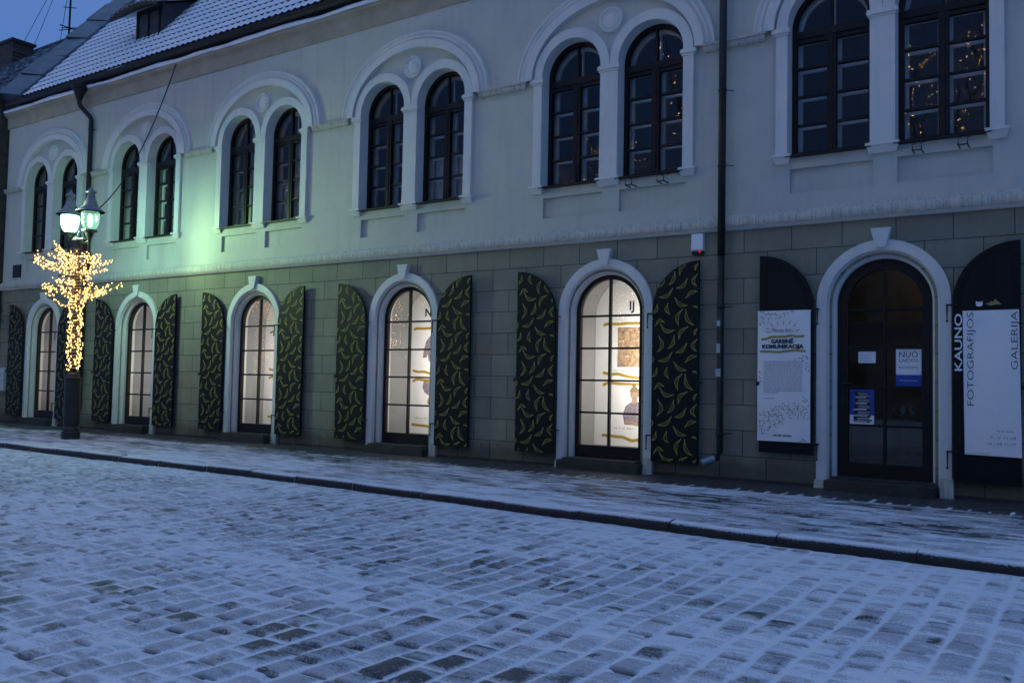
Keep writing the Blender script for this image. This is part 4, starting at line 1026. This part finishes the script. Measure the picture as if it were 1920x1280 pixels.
IB = thing('iron_bracket', 'dark curled iron bracket jutting out above the leftmost shutter', 'bracket', (-24.0, -.1, 3))
mb.tube([(-24.13, -.24, 3.05), (-23.98, -.30, 2.95), (-23.85, -.32, 2.75), (-23.72, -.32, 2.45), (-23.6, -.32, 2.3)], [.035, .03, .03, .025, .02], 6)
mb.tube([(-24.13, -.24, 2.6), (-23.95, -.32, 2.72), (-23.86, -.32, 2.75)], .025, 6)
for k in range(40):
    a = random.uniform(0, 2 * PI); p = Vector((-23.62 + random.gauss(0, .10), -.32 + random.gauss(0, .05), 2.75 + random.gauss(0, .12))); q = p + Vector((math.cos(a), 0.2, math.sin(a))) * .12; mb.tube([p, (p + q) / 2 + Vector((0, 0, .02)), q], .009, 4)
mb.tube([(-23.85, -.32, 2.75), (-23.7, -.32, 2.8), (-23.55, -.32, 2.72)], .02, 5)
mb.build('scrollwork', IRON, IB)

# banner on the left shutter of the door ---------------------------------
def text_part(name, txt, size, x, z, y, mat_, par, **k):
    mb = text_mesh(txt, size, x, z, y, **k)
    return mb.build(name, mat_, par)
YB = -.128
EBN = thing('exhibition_banner', 'white banner with gold stripes and black lettering on the shutter left of the door', 'banner', (-3.44, -.12, 1.4))
mb = MB(); nx_, nz_ = 14, 34; v = []
x0, x1, z0, z1 = -3.815, -3.125, .562, 2.262
for j in range(nz_ + 1):
    for i in range(nx_ + 1):
        u, t = i / nx_, j / nz_; v.append((x0 + (x1 - x0) * u, YB + .003 * math.sin(t * 9 + u * 2) * (1 - t * .3), z0 + (z1 - z0) * t))
mb.add(v, [(j * (nx_ + 1) + i, j * (nx_ + 1) + i + 1, (j + 1) * (nx_ + 1) + i + 1, (j + 1) * (nx_ + 1) + i) for j in range(nz_) for i in range(nx_)])
mb.box(x0 - .005, x1 + .005, -.124, -.118, z1 - .01, z1 + .012); mb.build('sheet', WHITEP, EBN, smooth=False)
YT = YB - .006
cxb = (x0 + x1) / 2
def bpt(px, py):  # banner picture coordinates (crop px of the close view) to wall
    return x0 + (px - 137) / (545 - 137) * (x1 - x0), z1 - (py - 128) / (1140 - 128) * (z1 - z0)
def stripe(mb, pts, w_, y):
    for i in range(len(pts) - 1):
        a, b_ = Vector(pts[i]), Vector(pts[i + 1]); t = b_ - a; q = Vector((-t.y, t.x)).normalized() * w_ / 2
        mb.add([(a.x + q.x, y, a.y + q.y), (a.x - q.x, y, a.y - q.y), (b_.x - q.x, y, b_.y - q.y), (b_.x + q.x, y, b_.y + q.y)], [(0, 1, 2, 3)])
mb = MB()
stripe(mb, [bpt(*p) for p in ((165, 346), (210, 342), (240, 328), (300, 326), (350, 326), (410, 316), (440, 326), (500, 322))], .026, YT)
stripe(mb, [bpt(*p) for p in ((158, 440), (240, 442), (300, 446), (350, 438), (430, 432), (510, 440))], .026, YT)
for a, b_ in (((205, 258), (232, 268)), ((197, 282), (238, 294)), ((235, 218), (258, 246)), ((293, 205), (300, 234)), ((342, 202), (342, 234)), ((394, 204), (380, 232)), ((438, 224), (414, 248)), ((465, 272), (428, 286))):
    stripe(mb, [bpt(*a), bpt(*b_)], .010, YT)
mb.build('gold_print', GOLD, EBN)
bx, bz = bpt(330, 376); text_part('title_lettering', 'GARSINĖ', .072, bx, bz, YT, INK, EBN, width=.295, bold=.0035, align='CENTER')
bx, bz = bpt(334, 415); text_part('title_lettering', 'KOMUNIKACIJA', .066, bx, bz, YT, INK, EBN, width=.545, bold=.0035, align='CENTER')
bx, bz = bpt(330, 290); text_part('artist_name', 'Monika Bulu', .075, bx, bz, YT, REDI, EBN, width=.28, bold=-.0005, shear=.25, align='CENTER')
mb = MB()
for k in range(16):
    zz = bpt(0, 524 + k * 16)[1]; xa = bpt(188, 0)[0]; xe = bpt(486 if k < 15 else 300, 0)[0]; xx = xa
    while xx < xe:
        w_ = random.uniform(.012, .05); w_ = min(w_, xe - xx); mb.add([(xx, YT, zz), (xx + w_, YT, zz), (xx + w_, YT, zz + .0075), (xx, YT, zz + .0075)], [(0, 1, 2, 3)]); xx += w_ + .007
zz = bpt(0, 810)[1]; mb.add([(bpt(188, 0)[0], YT, zz), (bpt(275, 0)[0], YT, zz), (bpt(275, 0)[0], YT, zz + .006), (bpt(188, 0)[0], YT, zz + .006)], [(0, 1, 2, 3)])
for a, b_ in ((265, 292), (300, 330), (338, 365), (368, 405)): xa = bpt(a, 0)[0]; xb = bpt(b_, 0)[0]; zz = bpt(0, 1100)[1]; mb.add([(xa, YT, zz), (xb, YT, zz), (xb, YT, zz + .022), (xa, YT, zz + .022)], [(0, 1, 2, 3)])
mb.build('body_text', GREYI, EBN)
mb = MB()   # small banana squiggles
def squig(px, py):
    a = random.uniform(0, 2 * PI); L_ = 11; pts = []
    for i in range(5):
        t = a + (i / 4 - .5) * 2.0; pts.append(bpt(px + L_ * math.cos(t), py + L_ * 1.0 * math.sin(t)))
    stripe(mb, pts, .0065, YT)
def in_area(px, py):
    if 143 < px < 540 and 133 < py < 1130:
        if py < 250 and py < 133 + (430 - px) * .42: return True
        if px > 480 + .0 * py and 450 < py < 610 and px - 480 > (610 - py) * .0 + max(0, (py - 520)) * .35: return True
        if 340 < px < 500 and 495 < py < 516: return True
        if px < 185 - abs(py - 645) * .45 and 585 < py < 705: return True
        top = 925 - (px - 143) * .42 if px < 360 else 835
        bot = 1110 - (px - 143) * .55 if px < 360 else 955
        if px > 490: top = 795
        if top < py < bot: return True
        if py > 1085 + (540 - px) * .5 and px > 450: return True
    return False
yy = 135
while yy < 1130:
    xx_ = 143
    while xx_ < 540:
        a, b_ = xx_ + random.uniform(-6, 6), yy + random.uniform(-6, 6)
        if in_area(a, b_) and bpt(a, b_)[0] > x0 + .015 and bpt(a, b_)[0] < x1 - .015: squig(a, b_)
        xx_ += 25
    yy += 24
mb.build('banana_squiggles', mat('squiggle_ink', (.10, .085, .03), .6), EBN)

# gallery sign on the right shutter -----------------------------------------
GS = thing('gallery_sign', 'white panel reading FOTOGRAFIJOS GALERIJA on the shutter right of the door', 'sign', (-1.08, -.12, 1.4))
sx0, sx1, sz0, sz1 = -1.378, -.800, .53, 2.205; k_ = 1 - .125 / 11.66
# the panel stands 1 cm proud of the shutter: keep it compact there
sx0 *= k_; sx1 *= k_
mb = MB(); mb.hexa([(sx0 + .012, -.131, sz0), (sx1 + .02, -.131, sz0 - .01), (sx0 + .012, -.121, sz0), (sx1 + .02, -.121, sz0 - .01), (sx0 - .005, -.131, sz1), (sx1, -.131, sz1 + .003), (sx0 - .005, -.121, sz1), (sx1, -.121, sz1 + .003)])
mb.build('panel', WHITEP, GS)
YS = -.1335
text_part('lettering', 'FOTOGRAFIJOS', .098, -1.255, 1.098, YS, INK, GS, width=1.09, rot=PI / 2, bold=-.001)
text_part('lettering', 'GALERIJA', .098, -.806, 1.520, YS, INK, GS, width=.665, rot=PI / 2, bold=-.001)
text_part('lettering', 'KAUNO', .112, -1.378, 1.500, -.1215, WHITEP, GS, width=.675, rot=PI / 2, bold=.0015)
text_part('opening_hours', 'II - V  11-18', .048, -.83, .722, YS, GREYI, GS, width=.255, align='RIGHT')
text_part('opening_hours', 'VI - VII 11-17', .048, -.83, .648, YS, GREYI, GS, width=.285, align='RIGHT')
mb = MB(); [mb.box(-1.02 + k * .045, -.99 + k * .045, YS - .0003, YS, .806, .815) for k in range(4)]; [mb.box(-1.33 + k * .03, -1.31 + k * .03, YS - .0003, YS, .545, .551) for k in range(8)]; mb.box(-1.345, -1.29, -.1216, -.1212, .552, .56); mb.build('small_print', GREYI, GS)
mb = MB(); cx, cz = -1.195, 2.29
plate(mb, [[(cx - .035, cz - .01), (cx - .028, cz - .03), (cx, cz - .037), (cx + .028, cz - .03), (cx + .035, cz - .01), (cx + .036, cz + .03), (cx + .02, cz + .018), (cx - .02, cz + .018), (cx - .036, cz + .03)]], -.1195)
mb.build('cat_emblem', WHITEP, GS)
mb = MB(); cx = -1.045; plate(mb, [[(cx - .09, cz - .005), (cx - .03, cz - .03), (cx + .01, cz - .018), (cx + .08, cz - .02), (cx + .04, cz + .02), (cx + .015, cz + .045), (cx - .01, cz + .012), (cx - .03, cz + .022), (cx - .05, cz + .002)]], -.1195); mb.build('mountain_emblem', mat('emblem_yellow', (.32, .30, .10), .6), GS)

# sheets on the door glass ---------------------------------------------------
YG = .164
NS = thing('notice_sheet', 'small plain white notice taped inside the left side of the door glass', 'notice', (-2.50, YG, 1.67))
mb = MB(); mb.box(-2.602, -2.392, YG - .002, YG, 1.598, 1.742); mb.build('paper', WHITEP, NS)
mb = MB(); [mb.box(-2.585, -2.585 + random.uniform(.12, .18), YG - .0025, YG - .0021, 1.72 - k * .02, 1.7235 - k * .02) for k in range(6)]; mb.build('writing', GREYI, NS)
BPo = thing('discount_poster', 'white and blue NUOLAIDOS KNYGOMS poster on the right side of the door glass', 'poster', (-2.0, YG, 1.54))
mb = MB(); mb.box(-2.153, -1.860, YG - .002, YG, 1.453, 1.772); mb.build('paper', WHITEP, BPo)
mb = MB(); mb.box(-2.153, -1.860, YG - .002, YG, 1.310, 1.4525); mb.build('blue_band', BLUEP, BPo)
text_part('lettering', 'NUO', .098, -2.115, 1.672, YG - .0025, INKB, BPo, width=.215, bold=.0006)
text_part('lettering', 'LAIDOS', .062, -2.115, 1.612, YG - .0025, INKB, BPo, width=.215)
text_part('lettering', 'KNYGOMS', .044, -2.115, 1.528, YG - .0025, INKB, BPo, width=.215)
text_part('lettering', 'https://www.nuoknygos.lt', .02, -2.11, 1.375, YG - .0025, WHITEP, BPo, width=.205)
KP = thing('book_stack_poster', 'blue poster picturing a crooked pile of books, lower left on the door glass', 'poster', (-2.56, YG, 1.03))
mb = MB(); mb.box(-2.706, -2.410, YG - .002, YG, .809, 1.262); mb.build('paper', BLUEP, KP)
mb = MB(); mb.box(-2.705, -2.411, YG - .003, YG - .0021, .81, .935); mb.build('white_ground', WHITEP, KP)
mb = MB(); mb2 = MB(); zz = .84; k = 0
while zz < 1.225:
    h = random.uniform(.020, .034); w_ = .215 - (zz - .84) * .13 + random.uniform(-.015, .015); xx = -2.555 + random.uniform(-.012, .012); a = random.uniform(-.09, .05)
    def bk(m_, dx, w2, hh, y): 
        pts = [(-w2 / 2, 0), (w2 / 2, 0), (w2 / 2, hh), (-w2 / 2, hh)]; m_.add([(xx + dx + p * math.cos(a) - q * math.sin(a), y, zz + p * math.sin(a) + q * math.cos(a)) for p, q in pts], [(0, 1, 2, 3)])
    bk(mb, 0, w_, h, YG - .0035); bk(mb2, .02, w_ * .75, h * .35, YG - .004) if k % 3 else bk(mb2, -.02, w_ * .8, h * .7, YG - .004)
    zz += h * .92; k += 1
mb.build('book_spines', INK, KP); mb2.build('book_pages', mat('pages_grey', (.45, .47, .5), .6), KP)
CS = thing('contactless_sticker', 'faint oval contactless payment sticker on the lower right door glass', 'sticker', (-2.06, YG, 1.02))
mb = MB(); 
for r in (.022, .042, .062):
    pts = [(-2.115 + r * math.cos(a) , 1.02 + r * 1.1 * math.sin(a)) for a in np.linspace(-.9, .9, 9)]; stripe(mb, pts, .009, YG - .001)
pts = [(-2.05 + .13 * math.cos(a), 1.02 + .075 * math.sin(a)) for a in np.linspace(0, 2 * PI, 33)]; stripe(mb, pts, .003, YG - .001)
stripe(mb, [(-1.97, 1.055), (-1.99, 1.03), (-1.98, 1.0), (-1.95, .975)], .012, YG - .001)
mb.build('print', mat('sticker_print', (.12, .13, .13), .6), CS)

# display boards inside the niches ---------------------------------------------
SKIN = mat('print_skin', (.42, .27, .18), .7, var=.15, scale=18); FLOR = mat('print_floral', (.42, .34, .36), .7, scale=38, col2=(.02, .02, .04)); CROWD = mat('print_crowd', (.62, .42, .24), .7, scale=13, col2=(.12, .07, .045)); HAIR = mat('print_hair', (.26, .18, .10), .7)
BLAB = ['white display board behind the leftmost arched window beside the lamp post', 'white display board behind the second arched window from the left', 'white display board with gold squiggles behind the third arched window from the left', 'white display board with the letter N behind the fourth arched window from the left', 'white display board with letters IJ and woman portrait in the window nearest the door']
for i, x in enumerate(XW):
    bd = thing('display_board', BLAB[i], 'display board', (x, .8, .3), 'display boards in the gallery windows')
    mb = MB(); plate(mb, [arch(x, ZS, .305, 24)(.597)], .80, .82); mb.build('board', BOARD, bd)
    if i < 2: continue
    Yq = .797; ox = x + 6.165
    for pts in ([(-6.62, 2.20), (-6.55, 2.225), (-6.4, 2.215), (-6.2, 2.225), (-5.7, 2.22)], [(-6.62, 1.45), (-6.5, 1.425), (-6.35, 1.43), (-6.15, 1.385), (-5.97, 1.37), (-5.7, 1.40)], [(-6.62, 1.25), (-6.52, 1.29), (-6.3, 1.275), (-5.97, 1.275), (-5.7, 1.26)], [(-6.62, .462), (-6.4, .45), (-6.25, .445), (-6.1, .395), (-5.95, .42), (-5.7, .44)]):
        mb = MB(); stripe(mb, [(a + ox, b_) for a, b_ in pts], .045, Yq); mb.build('gold_stripe', GOLD, bd)
    if i == 4: text_part('lettering', 'IJ', .21, -6.165, 2.435, Yq, INK, bd, bold=.004)
    if i == 3: text_part('lettering', 'N', .21, -10.305, 2.437, Yq, INK, bd, bold=.006)
    if i == 4:
        mb = MB(); mb.add([(-6.365, Yq, 1.54), (-5.75, Yq, 1.54), (-5.75, Yq, 2.165), (-6.365, Yq, 2.165)], [(0, 1, 2, 3)]); mb.build('crowd_photo', CROWD, bd)
        text_part('caption', 'a ba rakoni q. ne burno, ir', .035, -6.47, 1.475, Yq, GREYI, bd, width=.8); text_part('caption', 'a i a ler  q.again', .035, -6.40, .575, Yq, GREYI, bd, width=.7)
    if i == 3:
        text_part('caption', 'ga ja be ler q.again', .035, -10.48, .575, Yq, GREYI, bd, width=.7)
    # seated woman portrait (upright in the near window, other pose in the next)
    if i >= 3:
        cx = -6.06 if i == 4 else -10.13; f = 1
        body = [(-.17, .64), (.17, .64), (.19, .80), (.16, .93), (.06, 1.0), (-.05, 1.0), (-.15, .93), (-.20, .80)]
        neck = [(-.05, .98), (.05, .98), (.04, 1.06), (-.04, 1.06)]
        head = [(.075 * math.cos(a), 1.125 + .095 * math.sin(a)) for a in np.linspace(0, 2 * PI, 16, endpoint=False)]
        hair = [(.082 * math.cos(a), 1.15 + .085 * math.sin(a)) for a in np.linspace(0, PI, 10)]; bun = [(.035 * math.cos(a) - .01, 1.255 + .035 * math.sin(a)) for a in np.linspace(0, 2 * PI, 12, endpoint=False)]
        arm = [(-.16, .66), (.1, .62), (.12, .67), (-.14, .72)]
        def T(p): 
            return (cx + p[0], p[1]) if i == 4 else (cx + p[0], 1.28 - (p[1] - .62) * .74)
        for nm, lp, mt, yy_ in (('floral_shirt', body, FLOR, 0), ('neck', neck, SKIN, -.0006), ('face', head, SKIN, -.0008), ('hair', hair, HAIR, -.001), ('hair_bun', bun, HAIR, -.0012), ('forearm', arm, SKIN, -.0014)):
            mb = MB(); plate(mb, [[T(p) for p in lp]], Yq + yy_); mb.build(nm, mt, bd)
        if i == 3:
            mb = MB(); plate(mb, [[(-10.32, 1.80), (-10.34, 1.68), (-10.25, 1.69), (-10.22, 1.75), (-10.20, 1.62), (-9.95, 1.62), (-9.95, 2.08), (-10.17, 2.08), (-10.27, 1.98)]], Yq - .002); mb.build('floral_shirt', FLOR, bd)
# niche lamps: slim tubes on the hidden right-hand reveal
TUBE = emis('niche_tube_lit', (1, .87, .70), 10, False)
for i, x in enumerate(XW):
    tl = thing('tube_light', ['slim warm tube light inside the window at the lamp post', 'slim warm tube light inside the second window from the left', 'slim warm tube light inside the third window from the left', 'slim warm tube light inside the fourth window from the left', 'slim warm tube light inside the window nearest the door'][i], 'light', (x + .52, .25, 1.4))
    mb = MB(); mb.tube([(x + .535, .23, .8), (x + .535, .23, 2.3)], .012, 8); mb.build('tube', TUBE, tl)
    al = bpy.data.lights.new('niche_light', 'AREA'); al.shape = 'RECTANGLE'; al.size = .06; al.size_y = 1.5; al.energy = [9, 15, 19, 20, 24][i]; al.color = (1, .95, .915)
    ao = bpy.data.objects.new('niche_light', al); C.objects.link(ao); ao.parent = tl; ao.location = (-.015, .0, .15)
    dv2 = Vector((-.30, 1, 0)); ao.rotation_euler = dv2.to_track_quat('-Z', 'Y').to_euler()

# ------------------------------------------------------------------ across the street (seen mirrored in the panes)
TB = mat('tree_bark', (.05, .04, .035), .9)
def lit_tree(x, y, h, label):
    t = thing('lit_tree', label, 'tree', (x, y, ZR), 'bare trees with fairy lights across the street')
    mb = MB(); bl = []
    def br(p, d, ln, rad, dep):
        pts = [Vector(p)]; d = Vector(d).normalized()
        for i in range(5):
            d = (d + Vector((random.uniform(-.25, .25), random.uniform(-.25, .25), random.uniform(-.05, .2)))).normalized(); pts.append(pts[-1] + d * ln / 5)
            if dep > 0: 
                for q in range(2): bl.append(pts[-1] + Vector((random.gauss(0, .12), random.gauss(0, .12), random.gauss(0, .12))))
        mb.tube(pts, [rad * (1 - .12 * i) for i in range(6)], 5)
        if dep < 3:
            for k in range(3):
                br(pts[random.choice((3, 4, 5))], (d + Vector((random.uniform(-1, 1), random.uniform(-1, 1), random.uniform(-.2, .5)))).normalized(), ln * .62, rad * .55, dep + 1)
    for q in range(120): bl.append(Vector((x + random.gauss(0, .22), y + random.gauss(0, .22), random.uniform(2.2, 6.5))))
    br((x, y, ZR), (0, 0, 1), h * .42, .16, 0); mb.build('trunk', TB, t)
    me = MB()
    for q in bl:
        if h > 10 and random.random() < .25: continue
        r = random.uniform(.012, .026); me.add([(q.x, q.y, q.z + r), (q.x + r, q.y, q.z), (q.x, q.y + r, q.z), (q.x - r, q.y, q.z), (q.x, q.y - r, q.z), (q.x, q.y, q.z - r)], [(0, 1, 2), (0, 2, 3), (0, 3, 4), (0, 4, 1), (5, 2, 1), (5, 3, 2), (5, 4, 3), (5, 1, 4)])
    o = me.build('lights', emis('tree_light', (1, .6, .2), 26), t); o['kind'] = 'stuff'
for k, (x, y, h) in enumerate(((-3.6, -16, 15), (-6.8, -15.5, 14), (-11.2, -16, 13), (-14.0, -15.6, 13), (-17.5, -16, 13), (-20.5, -15.6, 13), (-27.5, -15.8, 14), (-24.4, -15.5, 8.5), (-31.4, -15.7, 8.5), (-13.0, -15.4, 9), (-38, -16, 17), (-49, -16.5, 18))):
    lit_tree(x, y, h, 'bare tree strung with warm fairy lights, mirrored in the upper windows')

# houses across the street
HW = mat('far_house_plaster', (.20, .17, .13), .9)
for k, (xa, xb, h, lab) in enumerate(((-46, -30, 8.2, 'beige two-storey house across the street, leftmost of three, mirrored in the shop panes'), (-29.9, -12, 9.0, 'beige house across the street, middle one of three, mirrored in the shop panes'), (-11.9, 8, 7.6, 'beige house across the street, rightmost of three, mirrored in the door glass'))):
    hs = thing('far_house', lab, 'house', ((xa + xb) / 2, -33, 0), 'houses across the street')
    n_ = int((xb - xa) / 2.4); lp = []
    for i in range(n_):
        cx_ = xa + 1.3 + i * 2.4
        for z_ in (1.0, 4.6): lp.append([(cx_, z_), (cx_ + 1.1, z_), (cx_ + 1.1, z_ + 1.7), (cx_, z_ + 1.7)])
    mb = MB(); plate(mb, [[(xa, -.2), (xb, -.2), (xb, h), (xa, h)]] + lp, -33.0, -33.25); mb.box(xa, xb, -40, -33.6, -.2, h); 
    mb.build('wall', HW, hs)
    mb = MB(); mb.prismx([(-32.7, h + .001), (-36.5, h + 3.2), (-40.3, h + .001)], xa - .1, xb + .05); mb.build('roof', SNOW, hs)
    for q in lp:
        (x1_, z1_), (x2_, z2_) = q[0], q[2]; mb = MB(); plate(mb, [q, [(x1_ + .08, z1_ + .08), (x2_ - .08, z1_ + .08), (x2_ - .08, z2_ - .08), (x1_ + .08, z2_ - .08)]], -33.10, -33.16); mb.box((x1_ + x2_) / 2 - .03, (x1_ + x2_) / 2 + .03, -33.15, -33.11, z1_ + .08, z2_ - .08); mb.box(x1_, x2_, -33.24, -33.2, z1_, z2_)
        mb.build('window', FRAME, hs)
